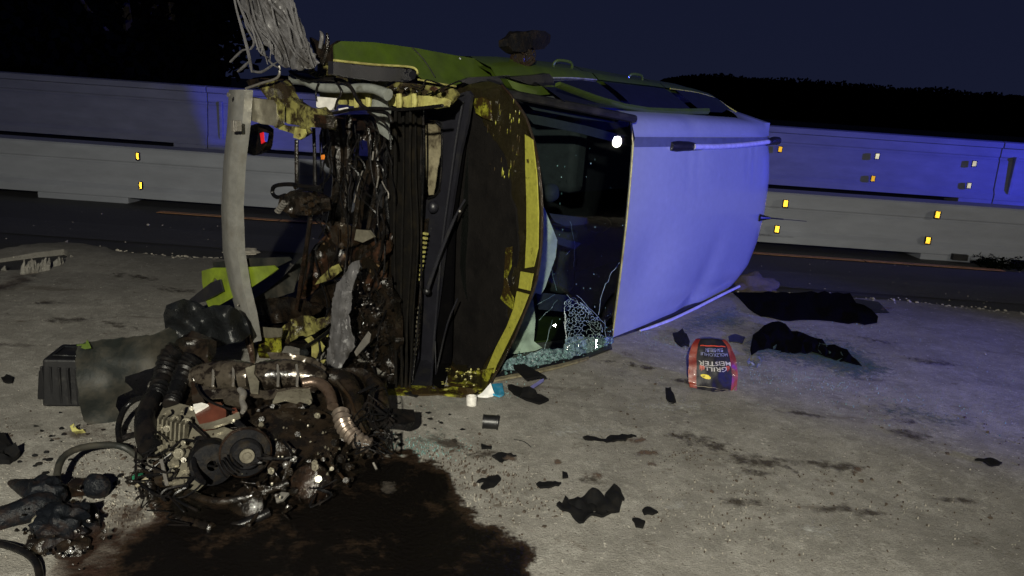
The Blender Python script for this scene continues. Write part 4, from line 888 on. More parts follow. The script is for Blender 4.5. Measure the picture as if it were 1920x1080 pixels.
# --- engine bay: struts, hoses and rails hanging across the empty bay
for nm, pts, s, r, mt in (
 ('steering_shaft', [(655, 215), (653, 270), (650, 330), (646, 395), (640, 440)], .62, [.020, .022, .018, .018, .015], 'oily'),
 ('strut', [(625, 225), (632, 280), (632, 340), (622, 400), (612, 440)], .60, [.045, .04, .03, .02, .02], 'oily'),
 ('strut', [(672, 250), (668, 300), (660, 360), (650, 430)], .58, .012, 'rubber'),
 ('coolant_hose', [(690, 240), (695, 300), (678, 350), (668, 400), (664, 450)], .56, .016, 'oily'),
 ('coolant_hose', [(712, 230), (706, 280), (708, 330), (700, 380), (690, 430), (684, 480)], .56, [.02, .018, .015, .012, .012, .012], 'oily'),
 ('coolant_hose', [(728, 210), (724, 280), (722, 350), (728, 420), (722, 480)], .57, [.02, .018, .012, .012, .014], 'rubber'),
 ('fuel_line', [(556, 262), (556, 300), (556, 345), (553, 352)], .30, .0115, 'oily'),
 ('fuel_line', [(588, 240), (590, 300), (590, 370), (582, 400), (576, 450), (570, 520), (560, 560)], .32, [.010, .010, .013, .012, .010, .010, .010], 'rubber'),
 ('brake_pipe', [(600, 252), (601, 290), (602, 320), (600, 335)], .45, .005, 'rubber'),
 ('brake_pipe', [(716, 340), (722, 352), (728, 362), (728, 372)], .5, .004, 'alu'),
 ('cable', [(696, 262), (694, 300), (700, 340), (706, 360), (707, 395), (702, 408)], .50, .006, 'rubber'),
 ('cable', [(680, 320), (672, 345), (664, 380)], .52, .004, 'alu'), ('cable', [(700, 284), (698, 300)], .50, .005, 'alu'), ('cable', [(710, 330), (706, 352)], .50, .004, 'alu'),
 ('hose_loop', [(600, 352), (575, 350), (550, 346), (530, 346), (514, 350), (511, 362), (520, 370), (535, 366)], .28, .012, 'rubber'),
 ('cable', [(596, 376), (604, 390), (604, 402)], .30, .004, 'rubber'), ('cable', [(545, 372), (560, 358), (585, 356), (604, 360)], .27, .007, 'rubber'),
 ('long_rod', [(584, 400), (578, 440), (570, 490), (562, 540), (556, 580)], .30, [.008, .013, .014, .013, .010], 'rustoil'),
 ('cross_tube', [(590, 372), (612, 374), (622, 376)], .40, .018, 'oily')):
    T(nm, pts, s, r, mt)
mb = MB()
for i in range(5): mb.lathe(onS(.60)(655, 300+i*6), cZ, [(.018, -.006), (.026, -.003), (.026, .003), (.018, .006)], 12)
cp('bellows', mb, 'oily')
P_('strut_tower', [(606, 222), (640, 215), (700, 214), (732, 220), (736, 300), (716, 330), (700, 270), (680, 262), (660, 270), (650, 330), (640, 320), (630, 300), (605, 290), (600, 250)], .80, 'rustoil', .03, 8, .05, 6)
P_('wheel_arch_panel', [(604, 230), (624, 224), (630, 260), (640, 300), (640, 320), (628, 322), (612, 312), (604, 290)], .66, 'rustoil', .012, 7, .04, 7)
P_('oily_bracket', [(626, 320), (640, 320), (650, 360), (644, 420), (640, 452), (622, 440), (618, 400)], .66, 'oily', .02, 7, .03)
P_('dark_bulkhead', [(650, 300), (735, 300), (735, 330), (733, 420), (736, 460), (690, 480), (650, 470), (655, 400), (665, 395), (668, 340)], .88, 'oily', .02, 9, .03, 7, holes=[[(692, 345), (716, 335), (726, 360), (727, 388), (712, 392), (692, 388)]])
P_('wheel_hub', [(618, 425), (640, 418), (662, 424), (672, 440), (660, 462), (640, 468), (622, 452)], .48, 'oilymetal', .04, 6, .03, 12)
P_('suspension_arm', [(668, 430), (690, 432), (700, 445), (680, 455), (664, 450)], .44, 'cast', .02, 6, .01)
P_('valve_body', [(524, 372), (545, 358), (580, 360), (602, 372), (604, 390), (585, 404), (560, 404), (535, 398), (520, 390)], .26, 'oily', .05, 6, .03, 14)
mb = MB()
for x, y, r in ((570, 376, .018), (582, 372, .014), (584, 384, .016), (578, 398, .018), (596, 378, .010), (568, 392, .012)): mb.lathe(onS(.23)(x, y), cA, [(r*.55, .0), (r*.6, -.012), (r, -.012), (r, .01)], 14)
cp('valve_ports', mb, 'oilymetal'); mb = MB()
for i in range(5): mb.lathe(onS(.24)(521+i*3, 396-i*4), (cU*.6+cZ*.8), [(.010, -.005), (.020, -.002), (.020, .002), (.010, .005)], 12)
cp('valve_spring', mb, 'alu')
P_('dark_blob', [(455, 240), (480, 232), (500, 240), (505, 262), (492, 282), (476, 292), (458, 285), (450, 262)], .22, 'oily', .05, 8, .03, 10)  # added dark blob that carries the reflection plates
P_('red_reflection', [(487, 250), (493, 248), (496, 266), (490, 270)], .18, 'red', .01, 5, .001); P_('blue_reflection', [(495, 248), (501, 250), (498, 266), (496, 264)], .18, 'bluereflect', .01, 5, .001)  # coloured plates standing for a small red and blue reflection
P_('orange_clip', [(602, 291), (606, 290), (607, 299), (602, 299)], .44, 'orange', .01, 5, .001)
mb = MB()
for i in range(60):
    x, y = uni(600, 735), uni(200, 700); pts = [(x, y)]; sd = uni(.36, .62)
    for k in range(random.randint(2, 5)): x += random.gauss(0, 12); y += uni(10, 50); pts.append((min(max(x, 590), 742), min(y, 725)))
    mb.tube([onS(sd+uni(-.03, .03))(*q) for q in pts], uni(.002, .007), 5, smooth=4)
cp('wire_tangle', mb, 'rubber', kind='stuff')
# lower bay: rusty subframe, torn inner wings, black mass
P_('rusty_subframe', [(560, 560), (572, 500), (590, 460), (612, 440), (640, 440), (690, 450), (735, 436), (736, 520), (700, 560), (690, 500), (660, 500), (640, 520), (600, 530), (575, 560)], .55, 'rust', .03, 8, .05, 9, ragged=(9, 3))
P_('rusty_rail', [(666, 500), (690, 470), (716, 448), (732, 452), (722, 480), (700, 520), (684, 548)], .45, 'rust', .03, 7, .03, 10)
P_('sheet_scrap', [(600, 520), (622, 500), (634, 495), (640, 508), (622, 524), (590, 534)], .44, 'limein', .006, 6, .02)
P_('dark_lower_panel', [(480, 560), (560, 555), (600, 530), (640, 525), (740, 500), (744, 732), (600, 736), (520, 700), (490, 650), (470, 600)], .62, 'oily', .03, 9, .06, 6)
P_('lower_wing_edge', [(468, 565), (500, 545), (530, 520), (565, 482), (562, 500), (550, 548), (520, 558), (500, 560)], .38, 'greymud', .012, 7, .02)
P_('crushed_duct', [(470, 560), (540, 556), (580, 566), (600, 585), (570, 600), (500, 608), (480, 600)], .40, 'oily', .05, 7, .04)
P_('crumpled_inner_wing', [(522, 640), (528, 615), (545, 598), (565, 592), (590, 598), (620, 592), (622, 604), (600, 618), (575, 632), (560, 630), (540, 645)], .30, 'limein', .012, 6, .03, 12, ragged=(7, 2))
P_('crumpled_inner_wing', [(480, 618), (500, 615), (530, 616), (524, 640), (526, 668), (510, 672), (486, 670), (478, 640)], .18, 'limewet', .012, 7, .012, 8)
P_('sealant_strip', [(480, 612), (528, 616), (526, 632), (500, 634), (480, 628)], .16, 'cast', .008, 6, .01)
for pl in ([(571, 636), (582, 630), (590, 640), (580, 646)], [(584, 642), (596, 636), (600, 650), (592, 672), (584, 668)], [(600, 640), (608, 650), (604, 660)], [(598, 676), (610, 674), (606, 682)], [(604, 628), (618, 620), (614, 632)]): P_('yellow_fragment', pl, .24, 'limepale', .006, 5, .01)
T('black_strap', [(565, 655), (590, 640), (615, 622), (625, 610)], .22, .011, 'rubber'); T('black_strap', [(598, 640), (600, 660), (598, 680)], .22, .006, 'rubber'); T('black_strap', [(618, 628), (616, 655), (618, 680)], .22, .006, 'rubber')
mb = MB(); mb.lathe(onS(.22)(569, 662), cA, [(.0001, -.012), (.022, -.012), (.026, 0), (.022, .02)], 16); cp('plug', mb, 'crush')
leaf = P_('torn_silver_bracket', [(660, 492), (673, 488), (676, 500), (668, 520), (660, 545), (657, 575), (652, 590), (656, 612), (664, 635), (665, 650), (655, 662), (640, 690), (622, 697), (612, 690), (614, 660), (620, 615), (622, 570), (630, 535), (642, 518)], .16, 'grey', .006, 4, .016, 14, ragged=(5, 1.8), warp=lambda x, y: .04*abs((x-interp([490, 560, 640, 700], [668, 640, 640, 628], y))/20)+.02*nz((x*.25, y*.03, 0)))
P_('silver_flap', [(664, 660), (680, 636), (690, 622), (695, 628), (692, 642), (680, 655), (668, 668)], .2, 'alu', .005, 6, .012)
mb = MB()
for i in range(150):
    x, y = uni(655, 735), uni(520, 720); p = onS(uni(.3, .5))(x, y); r = uni(.003, .012)
    if rnd() < .5: mb.lump(p, r, r, r, .4, 2, 1)
    else: d = Vector((uni(-1, 1), uni(-1, 1), uni(-1, 1))).normalized()*r*3; mb.tube([p-d, p+d], r*.5, 5)
cp('oily_clutter', mb, 'oily', kind='stuff'); mb = MB()
for i in range(16):
    x, y = uni(655, 735), uni(530, 720); p = onS(.28)(x, y); r = uni(.002, .006); mb.lump(p, r, r, r*1.5, .4, 2, 1)
cp('metal_fragments', mb, 'oilymetal', kind='stuff')
P_('black_lower_mass', [(620, 700), (660, 600), (690, 560), (735, 520), (742, 600), (740, 732), (700, 738), (650, 735)], .46, 'oily', .05, 8, .06, 9)
P_('lower_wing', [(378, 508), (400, 502), (450, 502), (512, 498), (520, 505), (500, 520), (470, 540), (440, 556), (412, 572), (392, 578), (384, 560), (379, 530)], .06, 'limebright', .010, 8, .018, 6, holes=[[(402, 520), (412, 530), (418, 545), (406, 552), (392, 548), (394, 534)]])
P_('lower_wing_lip', [(398, 492), (470, 484), (540, 482), (545, 488), (520, 500), (470, 502), (400, 502)], .09, 'greymud', .012, 8, .01)
P_('lamp_bracket', [(350, 566), (372, 548), (395, 530), (412, 524), (418, 546), (400, 556), (380, 566), (358, 572)], .03, 'cowl', .01, 7, .01)
mb = MB()
for i in range(36):
    x, y = uni(830, 900), uni(690, 738); mb.lump(onS(.80)(x, y), uni(.004, .012), uni(.004, .01), uni(.003, .009), .4, 3, 1)
cp('corner_scraps', mb, 'limepale', kind='stuff')
cp('lower_front_sill', sheet([(660, 726), (740, 722), (840, 724), (905, 730), (880, 742), (820, 738), (760, 740), (700, 742), (665, 738)], onS(.55), .02, 8, .02), 'limewet')

# ================================================================== ENGINE torn out and lying in front of the wreck
ec = G(470, 900)
eng = empty('engine', (ec.x, ec.y, GZ), 'oil-covered engine block with ribbed pipes lying on the ground in front of the wreck', 'engine')
def EY(px, py):  # depth of the visible face of the heap
    return interp([640, 700, 780, 860, 960, 1000], [3.25, 3.12, 2.86, 2.64, 2.42, 2.34], py)+.10*((px-470)/230)**2
def onE(off=0.0): return lambda px, py: hit(px, py, Vector((0, EY(px, py)+off, 0)), Vector((0, 1, 0)))
def E_(name, poly, off, mat, thick=.02, step=8, amp=.012, fr=12, parent=eng, ragged=None, warp=None, **k):
    return obj(name, sheet(poly, onE(off), thick, step, amp, fr, ragged=ragged, warp=warp), mat, parent, **k)
def ET(name, pts, off, r, mat, parent=eng, n=10, ridge=0., sm=4, **k):
    mb = MB(); f = onE(off); mb.tube([f(*q) for q in pts], r, n, smooth=sm, ridge=ridge); return obj(name, mb, mat, parent, **k)
E_('engine_block', [(270, 800), (330, 720), (400, 700), (560, 690), (660, 700), (716, 760), (722, 830), (690, 880), (640, 905), (600, 930), (560, 955), (500, 985), (420, 990), (330, 975), (290, 940), (262, 870)], .10, 'oily', .12, 11, .05, 7)
E_('front_cover', [(490, 775), (540, 764), (600, 768), (632, 785), (640, 830), (625, 862), (590, 850), (540, 880), (500, 900), (505, 830)], .02, 'oily', .05, 8, .025, 9)
# heat shield: folded sheet over the exhaust side
hs = lambda x, y: -.05*math.sin(max(0, min(1, (y-672)/75))*math.pi)-.026*abs(math.sin(x*.085+.4*math.sin(y*.06)))-.022*math.sin(x*.03)
mb = MB(); f_ = onE(.02)
mb.tube([f_(*q) for q in ((352, 722), (368, 712), (400, 706), (440, 704), (472, 706))], [.030, .062, .070, .072, .060], 20, smooth=7, ridge=.016); obj('heat_shield', mb, 'bronze', eng, angle=60)
mb = MB(); mb.tube([f_(*q) for q in ((480, 708), (500, 704), (540, 702), (580, 706), (606, 716))], [.058, .070, .070, .060, .035], 20, smooth=7, ridge=.016); obj('heat_shield', mb, 'bronze', eng, angle=60)
E_('shield_skirt', [(372, 722), (410, 730), (450, 728), (500, 732), (560, 726), (600, 722), (590, 734), (545, 742), (505, 748), (462, 742), (410, 746), (378, 748)], -.045, 'bronze', .006, 6, .010, 18, ragged=(7, 1.8))
mb = MB()
for x in (398, 436, 520, 556): mb.tube([onE(-.05)(x, 684), onE(-.062)(x+2, 700), onE(-.058)(x+1, 724)], .006, 6)
obj('shield_band', mb, 'alu', eng, kind='stuff')
E_('shield_fold', [(460, 690), (478, 684), (476, 700), (486, 715), (484, 737), (470, 736), (466, 715)], -.07, 'cast', .006, 5, .008, 20)
E_('upper_shield', [(500, 660), (545, 662), (590, 672), (612, 690), (606, 702), (580, 694), (550, 684), (512, 680)], .06, 'bronze', .006, 6, .02, 16)
E_('exhaust_flange', [(511, 753), (520, 736), (545, 730), (580, 728), (586, 750), (560, 754), (535, 748)], -.06, 'cast', .014, 6, .006, 12)
ET('exhaust_pipe', [(566, 719), (585, 716), (605, 722), (618, 738), (624, 762)], -.05, [.022, .026, .026, .025, .024], 'pipe', n=14)
ET('large_pipe', [(622, 706), (648, 716), (662, 745), (665, 775), (672, 800), (684, 815)], .00, [.042, .045, .045, .045, .04, .03], 'oily', n=14)
ET('pipe_seam', [(632, 716), (655, 745), (668, 780), (684, 812)], -.05, .008, 'oilymetal')
b0 = [(638, 772), (644, 795), (655, 812), (672, 826), (695, 836)]
mb = MB(); mb.tube([onE(-.075)(*q) for q in b0], [.033, .034, .034, .033, .030], 16, smooth=5, ridge=.13); obj('flexible_exhaust', mb, 'flexpipe', eng)
ET('side_duct', [(690, 705), (706, 730), (712, 762), (708, 790)], .10, [.03, .045, .045, .03], 'oily')
# intake hoses on the left
mb = MB(); mb.tube([onE(-.02)(*q) for q in ((335, 655), (318, 672), (308, 700), (298, 728), (292, 746))], [.05, .05, .045, .040, .036], 18, smooth=6, ridge=.07); obj('intake_hose', mb, 'rubber', eng)
mb = MB(); mb.tube([onE(-.03)(*q) for q in ((365, 670), (350, 690), (335, 720), (325, 746), (320, 760))], [.05, .045, .038, .034, .034], 18, smooth=6, ridge=.07); obj('intake_hose', mb, 'rubber', eng)
ET('elbow_hose', [(288, 742), (280, 760), (272, 785), (275, 815), (282, 840)], -.05, [.036, .040, .042, .045, .045], 'rubber', n=14)
E_('air_duct', [(322, 640), (345, 632), (388, 636), (392, 700), (370, 690), (345, 700), (330, 690), (316, 672)], .04, 'oily', .06, 8, .02)
E_('hose_bracket', [(252, 768), (270, 758), (278, 770), (270, 800), (256, 790)], -.04, 'rubber', .03, 6, .01)
# gearbox side in pale cast metal
for nm, pl, off, th, mt in (
 ('gearbox_housing', [(290, 795), (305, 765), (330, 755), (360, 762), (372, 785), (392, 800), (428, 806), (440, 820), (420, 838), (385, 830), (372, 850), (360, 872), (340, 870), (330, 850), (300, 838), (286, 820)], -.02, .06, 'cast'),
 ('gearbox_housing', [(308, 840), (355, 842), (366, 870), (372, 895), (352, 912), (318, 910), (302, 880)], -.05, .05, 'cast'),
 ('metal_bracket', [(388, 810), (420, 800), (446, 810), (438, 826), (405, 830)], -.08, .02, 'cast'),
 ('control_unit', [(286, 868), (302, 862), (312, 905), (290, 906)], -.09, .03, 'oilymetal'),
 ('white_plate', [(299, 861), (305, 861), (316, 908), (309, 909)], -.115, .008, 'alu'),
 ('turbine_cover', [(358, 715), (372, 720), (380, 745), (390, 765), (372, 770), (360, 750)], -.06, .03, 'oilymetal'),
 ('ribbed_cover', [(415, 730), (450, 728), (462, 742), (464, 760), (440, 752), (418, 748)], -.08, .03, 'bronze'),
 ('red_cover', [(366, 778), (372, 765), (392, 755), (414, 754), (424, 770), (424, 782), (400, 792), (374, 796)], -.11, .04, 'brick'),
 ('cover_gasket', [(372, 796), (400, 790), (430, 780), (448, 772), (450, 780), (425, 792), (398, 800), (380, 802)], -.115, .012, 'cast'),
 ('white_cap', [(362, 758), (378, 755), (390, 758), (376, 766), (365, 772)], -.125, .02, 'white'),
 ('red_tab', [(433, 766), (442, 764), (446, 772), (436, 774)], -.12, .01, 'brick')):
    E_(nm, pl, off, mt, th, 6, .005, 14)
ET('lifting_eye', [(449, 730), (456, 738), (454, 752), (458, 764), (454, 774)], -.12, [.012, .016, .012, .014, .008], 'alu')
for x, y, r, l in ((306, 838, .010, .04), (320, 832, .012, .03), (303, 842, .008, .05), (330, 905, .012, .05), (345, 898, .014, .03), (314, 895, .009, .05), (356, 880, .012, .02), (335, 850, .02, .02), (325, 870, .016, .03), (345, 862, .01, .05), (312, 775, .014, .03), (330, 785, .015, .03), (350, 792, .02, .02), (342, 770, .008, .04)):
    mb = MB(); ax = Vector((uni(-.8, .3), -1, uni(-.3, .5))).normalized(); mb.lathe(onE(-.085)(x, y), ax, [(.0001, l*.6), (r*.6, l*.6), (r*.6, l*.2), (r, l*.2), (r, -l*.5), (r*.6, -l*.5)], 12); obj('solenoid', mb, 'cast', eng)

ET('engine_cable', [(367, 720), (376, 738), (392, 752), (415, 762), (440, 770)], -.12, .005, 'rubber')
mb = MB(); 
for k in range(6): mb.tube([onE(-.09)(432+k*3.4, 790+k*3), onE(-.09)(442+k*3.4, 786+k*3), onE(-.06)(446+k*3.4, 800+k*3)], .008, 6)
obj('injector_harness', mb, 'rubber', eng)
# pulleys and belt
pc = onE(-.10)(462, 852); pax = Vector((.42, -.88, .22)).normalized()
mb = MB(); mb.lathe(pc, pax, [(.03, -.05), (.092, -.05), (.096, -.046), (.096, -.028), (.090, -.022), (.060, -.018), (.060, -.010), (.058, -.002), (.060, .002), (.056, .006), (.058, .010), (.054, .014), (.056, .018), (.050, .024), (.03, .024)], 40); pu = obj('crank_pulley', mb, 'mirrorblack', eng, angle=25); mb = MB(); mb.lathe(pc, pax, [(.0925, -.048), (.098, -.046), (.098, -.028), (.0915, -.0225)], 40); obj('pulley_rim', mb, 'rustoil', pu, angle=25)
mb = MB(); mb.lathe(pc+pax*.024, pax, [(.0001, .012), (.014, .012), (.016, .006), (.027, .006), (.028, -.002)], 24); obj('pulley_hub', mb, 'cast', pu, angle=25)
pc2 = onE(-.07)(398, 872); mb = MB(); mb.lathe(pc2, pax, [(.02, -.10), (.085, -.10), (.088, -.04), (.080, .0), (.05, .012), (.02, .012)], 30); pu2 = obj('flywheel_cover', mb, 'mirrorblack', eng, angle=25)
mb = MB(); mb.tube([onE(-.10)(*q) for q in ((375, 850), (368, 830), (374, 822), (392, 832), (415, 842), (425, 835))], .012, 8); mb.tube([onE(-.13)(*q) for q in ((382, 905), (366, 880), (364, 850), (372, 828))], .010, 8)
for k in range(5): mb.tube([onE(-.125-.002*k)(408+k*6, 868-k*5), onE(-.125)(416+k*6, 885-k*5), onE(-.125)(426+k*6, 896-k*5)], .0032, 5)
obj('drive_belt', mb, 'rubber', eng)
pc3 = onE(-.02)(576, 905); mb = MB(); mb.lathe(pc3, Vector((-.2, -.8, .5)), [(.02, -.05), (.075, -.05), (.078, -.01), (.06, .02), (.0001, .03)], 26); obj('round_cover', mb, 'rustoil', eng)
mb = MB(); mb.lathe(onE(-.02)(455, 950), Vector((-.3, -.7, .4)), [(.06, -.05), (.075, -.02), (.06, .0), (.03, .01), (.0001, .012)], 24); obj('round_cover', mb, 'oily', eng)
E_('bright_scrap', [(516, 930), (528, 922), (542, 924), (530, 938), (518, 942)], -.04, 'alu', .01, 5, .01)
mb = MB(); mb.tube([onE(-.06)(*q) for q in ((280, 905), (285, 930), (296, 955), (318, 970), (350, 980), (400, 992))], .020, 10, smooth=8, ridge=.12); obj('ribbed_conduit', mb, 'oily', eng)
ET('lower_hose', [(292, 940), (330, 968), (380, 985), (430, 990), (480, 972), (505, 960)], -.02, .018, 'rubber'); ET('sump_rim', [(350, 925), (400, 940), (450, 935), (500, 920), (540, 905)], -.05, .015, 'oily')
mb = MB()
for i in range(230):
    x, y = random.gauss(520, 95), random.gauss(865, 62)
    if not inside((x, y), [(250, 800), (380, 750), (640, 745), (730, 770), (730, 850), (640, 930), (480, 990), (300, 960)]): continue
    if math.hypot(x-462, y-852) < 46 or math.hypot(x-398, y-872) < 44 or (500 < x < 625 and 770 < y < 850 and rnd() < .8): continue
    p = onE(uni(-.07, .0))(x, y); r = uni(.004, .016); k = rnd()
    if k < .4: mb.lump(p, r, r, r*1.2, .35, 2, 1)
    elif k < .7: d = Vector((uni(-1, 1), uni(-1, .2), uni(-1, 1))).normalized()*r*uni(1.5, 4); mb.tube([p-d, p+d], r*.45, 6)
    else: mb.lathe(p, Vector((uni(-.5, .5), -1, uni(-.3, .8))), [(.0001, r*.5), (r*.6, r*.5), (r*.6, 0), (r, 0), (r, -r)], 8)
obj('oily_clutter', mb, 'oily', eng, kind='stuff')
mb = MB()
for i in range(44):
    x, y = uni(440, 700), random.gauss(830, 50)
    if inside((x, y), [(470, 780), (640, 760), (720, 800), (700, 860), (600, 930), (500, 960), (440, 940)]):
        p = onE(-.085)(x, y); r = uni(.002, .0055); mb.lump(p, r, r, r*uni(.6, 2), .3, 2, 1)
obj('metal_fragments', mb, 'cast', eng, kind='stuff')
for nm, pl, off, mt in (('black_shroud', [(690, 770), (730, 765), (776, 768), (778, 790), (760, 796), (720, 792), (695, 800)], .0, 'rubber'), ('black_shroud', [(690, 735), (722, 738), (724, 765), (700, 770)], .08, 'oily')): E_(nm, pl, off, mt, .03, 7, .02)
ET('metal_rod', [(620, 870), (640, 892), (652, 908)], -.02, .006, 'oilymetal'); ET('metal_rod', [(700, 868), (706, 880)], .0, .005, 'alu')
mb = MB()
for i in range(36):
    x, y = random.choice([(uni(270, 620), uni(760, 960)), (uni(690, 740), uni(700, 860)), (uni(250, 340), uni(820, 960))]); off = uni(-.13, -.06); pts = [(x, y)]
    for k in range(random.randint(2, 5)): x += random.gauss(0, 28); y += random.gauss(4, 20); pts.append((min(max(x, 255), 735), min(max(y, 690), 985)))
    mb.tube([onE(off+uni(-.02, .02))(*q) for q in pts], uni(.0018, .0055), 5, smooth=4)
obj('wire_tangle', mb, 'rubber', eng, kind='stuff')
mb = MB()
for i in range(15):
    x, y = random.choice([(uni(275, 380), uni(760, 915)), (uni(360, 620), uni(745, 800)), (uni(500, 660), uni(860, 930))]); c_ = onE(-.10)(x, y); r = uni(.006, .011)
    mb.lathe(c_, Vector((uni(-.6, .6), -1, uni(-.2, .6))), [(.0001, .010), (r*.7, .010), (r*.8, .006), (r*.8, .0), (r*1.5, .0), (r*1.5, -.004)], 6)
obj('bolt_heads', mb, 'cast', eng, kind='stuff', angle=20)
for k in range(7):
    x = 300+k*8; mb = MB(); mb.box(onE(-.075)(x, 800+k*2), Vector((.0035, 0, 0)), Vector((0, .02, 0)), Vector((.004, 0, .045))); obj('cast_rib', mb, 'cast', eng, smooth=False, bevel=.0015)
# big dark lump between engine and wreck
E_('oily_undertray', [(590, 690), (680, 690), (720, 720), (735, 770), (700, 800), (640, 760), (600, 740)], .16, 'oily', .04, 9, .04)

# ================================================================== OTHER LOOSE PARTS AND LITTER
def loose(name, mb, mat, label, cat, group=None, **k): return obj(name, mb, mat, None, label=label, cat=cat, group=group, **k)
# torn wheel-arch liner standing on edge, black box behind it
def onL(px, py): return onY(3.05+.0008*(px-190)+.15*((px-145)/190)**2-.10*max(0, (160-px)/20)*0)(px, py)
def lw(x, y): return .05*math.sin(max(0, min(1, (x-140)/60))*1.57)-.03+.02*math.sin(y*.05)
ln = empty('wheel_arch_liner', G(195, 812, GZ), 'large torn dark wheel arch liner standing on edge left of the engine', 'car part')
obj('liner_shell', sheet([(143, 660), (147, 650), (160, 643), (200, 638), (260, 632), (290, 628), (318, 615), (330, 622), (336, 640), (318, 655), (300, 680), (285, 691), (262, 698), (245, 703), (235, 706), (234, 716), (249, 731), (232, 738), (221, 744), (217, 762), (226, 778), (232, 796), (244, 812), (215, 806), (190, 816), (172, 802), (158, 790), (148, 755), (143, 700)], onL, .006, 7, .018, 9, ragged=(7, 1.4), warp=lw), 'greymud', ln)
obj('liner_tab', sheet([(148, 644), (165, 642), (168, 634), (171, 638), (176, 650), (165, 652), (152, 648)], lambda x, y: onL(x, y)-Vector((0, .02, 0)), .006, 5, .01), 'lime', ln)
obj('yellow_clip_strip', sheet([(146, 788), (153, 784), (158, 793), (164, 796), (170, 794), (175, 800), (182, 806), (188, 814), (175, 812), (160, 804), (150, 798)], lambda x, y: onL(x, y)-Vector((0, .06, 0)), .006, 4, .004, holes=[[(152, 787), (155, 787), (155, 791), (152, 791)]]), 'limepale', ln)
bx = empty('black_box', G(118, 775, GZ), 'black plastic battery box with square opening behind the torn liner at left', 'box')
c = G(122, 774)+Vector((0, .10, .125)); c.z = .125+GZ
mb = MB(); mb.box(c, (.10, .015, 0), (-.02, .11, 0), (.004, .01, .115)); mb.box(c+Vector((-.085, -.03, -.02)), (.03, .0, 0), (0, .08, 0), (.01, 0, .075)); obj('box_body', mb, 'black', bx, bevel=.01, smooth=False)
mb = MB(); tp = c+Vector((.0, .0, .122)); mb.tube([tp+Vector((-.05, -.07, 0)), tp+Vector((.09, -.06, 0)), tp+Vector((.09, .06, 0)), tp+Vector((-.07, .05, 0)), tp+Vector((-.05, -.07, 0))], .004, 5, smooth=1); obj('lid_rim', mb, 'crush', bx)
mb = MB()
for k in range(5): mb.box(c+Vector((-.08+k*.04, -.115, -.01)), (.005, 0, 0), (0, .008, 0), (0, 0, .09))
obj('box_rib', mb, 'black', bx, bevel=.002, smooth=False)
# crushed grey plastic behind the beam foot
cr = MB(); sheet([(306, 590), (312, 572), (330, 565), (345, 560), (365, 568), (380, 580), (400, 572), (430, 572), (445, 580), (462, 600), (470, 625), (455, 640), (400, 650), (380, 640), (340, 648), (322, 640), (310, 618)], onY(3.75), .02, 6, .07, 9, mb=cr, warp=lambda x, y: .05*math.sin(x*.07))
loose('crushed_lamp_housing', cr, 'crush', 'crushed dark grey translucent lamp housing at the foot of the bumper beam', 'car part')
# turbo lump with hoses, lower left
tu = empty('turbocharger', G(110, 1000, GZ), 'dark oily turbocharger lump with hoses at the lower left corner', 'car part')
def gl(px, py, z): p = G(px, py, z); return p
def LP(name, px, py, z, rx, ry, rz, mat, amp=.14, fr=1.6, parent=tu): mb = MB(); mb.lump(gl(px, py, z), rx, ry, rz, amp, fr, 4); return obj(name, mb, mat, parent)
LP('turbine_housing', 118, 990, .07, .095, .085, .075, 'sooty', .22, 2.6); LP('compressor_housing', 85, 925, .08, .07, .06, .055, 'sooty', .16, 2.4); LP('outlet_bell', 180, 912, .07, .050, .040, .050, 'sooty', .06); LP('outlet_neck', 148, 915, .06, .05, .04, .035, 'rustoil', .12); LP('lower_bulge', 80, 1020, .04, .05, .05, .04, 'oily'); LP('lower_bulge', 140, 1030, .04, .06, .05, .035, 'oily')
LP('pale_casting', 76, 978, .08, .028, .03, .025, 'cast', .2)
mb = MB(); mb.lathe(gl(72, 915, .10), (-.4, -.7, .6), [(.05, -.02), (.052, 0), (.04, .012), (.02, .016), (.0001, .018)], 24); obj('compressor_ring', mb, 'sooty', tu)
mb = MB(); mb.tube([gl(20, 905, .03), gl(50, 915, .05), gl(80, 925, .06)], [.012, .035, .05], 10); obj('spout', mb, 'sooty', tu)
mb = MB(); mb.tube([gl(-40, 985, .05), gl(20, 968, .05), (gl(70, 950, .07)), gl(100, 940, .06)], [.045, .045, .05, .04], 12); obj('fat_hose', mb, 'sooty', tu)
mb = MB(); mb.tube([gl(108, 930, .07), gl(107, 890, .10), gl(118, 858, .12), gl(150, 840, .12), gl(200, 834, .10), gl(235, 840, .07), gl(262, 860, .04)], .0135, 10); obj('arching_hose', mb, 'greymud', tu)
mb = MB(); mb.tube([gl(172, 948, .05), gl(180, 968, .04), gl(176, 1000, .03), gl(160, 1030, .02)], .012, 8); obj('side_hose', mb, 'rubber', tu)
mb = MB()
for i in range(70): x, y = random.gauss(115, 35), random.gauss(985, 30); r = uni(.003, .010); mb.lump(gl(x, y, uni(.06, .11)), r, r, r, .3, 2, 1)
obj('oily_clutter', mb, 'oily', tu, kind='stuff')
mb = MB(); mb.tube([gl(-40, 1015, .03), gl(10, 1022, .04), gl(50, 1038, .05), gl(70, 1060, .04), gl(74, 1100, .03), gl(60, 1140, .03)], .012, 10); loose('black_hose', mb, 'rubber', 'thin black hose curving out of the bottom left corner', 'hose')
mb = MB(); mb.tube([gl(224, 826, .05), gl(222, 800, .08), gl(232, 770, .12), gl(252, 750, .16), gl(285, 742, .20)], .013, 10, smooth=5); mb.tube([gl(226, 824, .05), gl(240, 817, .06), gl(262, 812, .08)], .011, 8); loose('coolant_hose', mb, 'rubber', 'black rubber hose looping from the torn liner to the engine', 'hose')
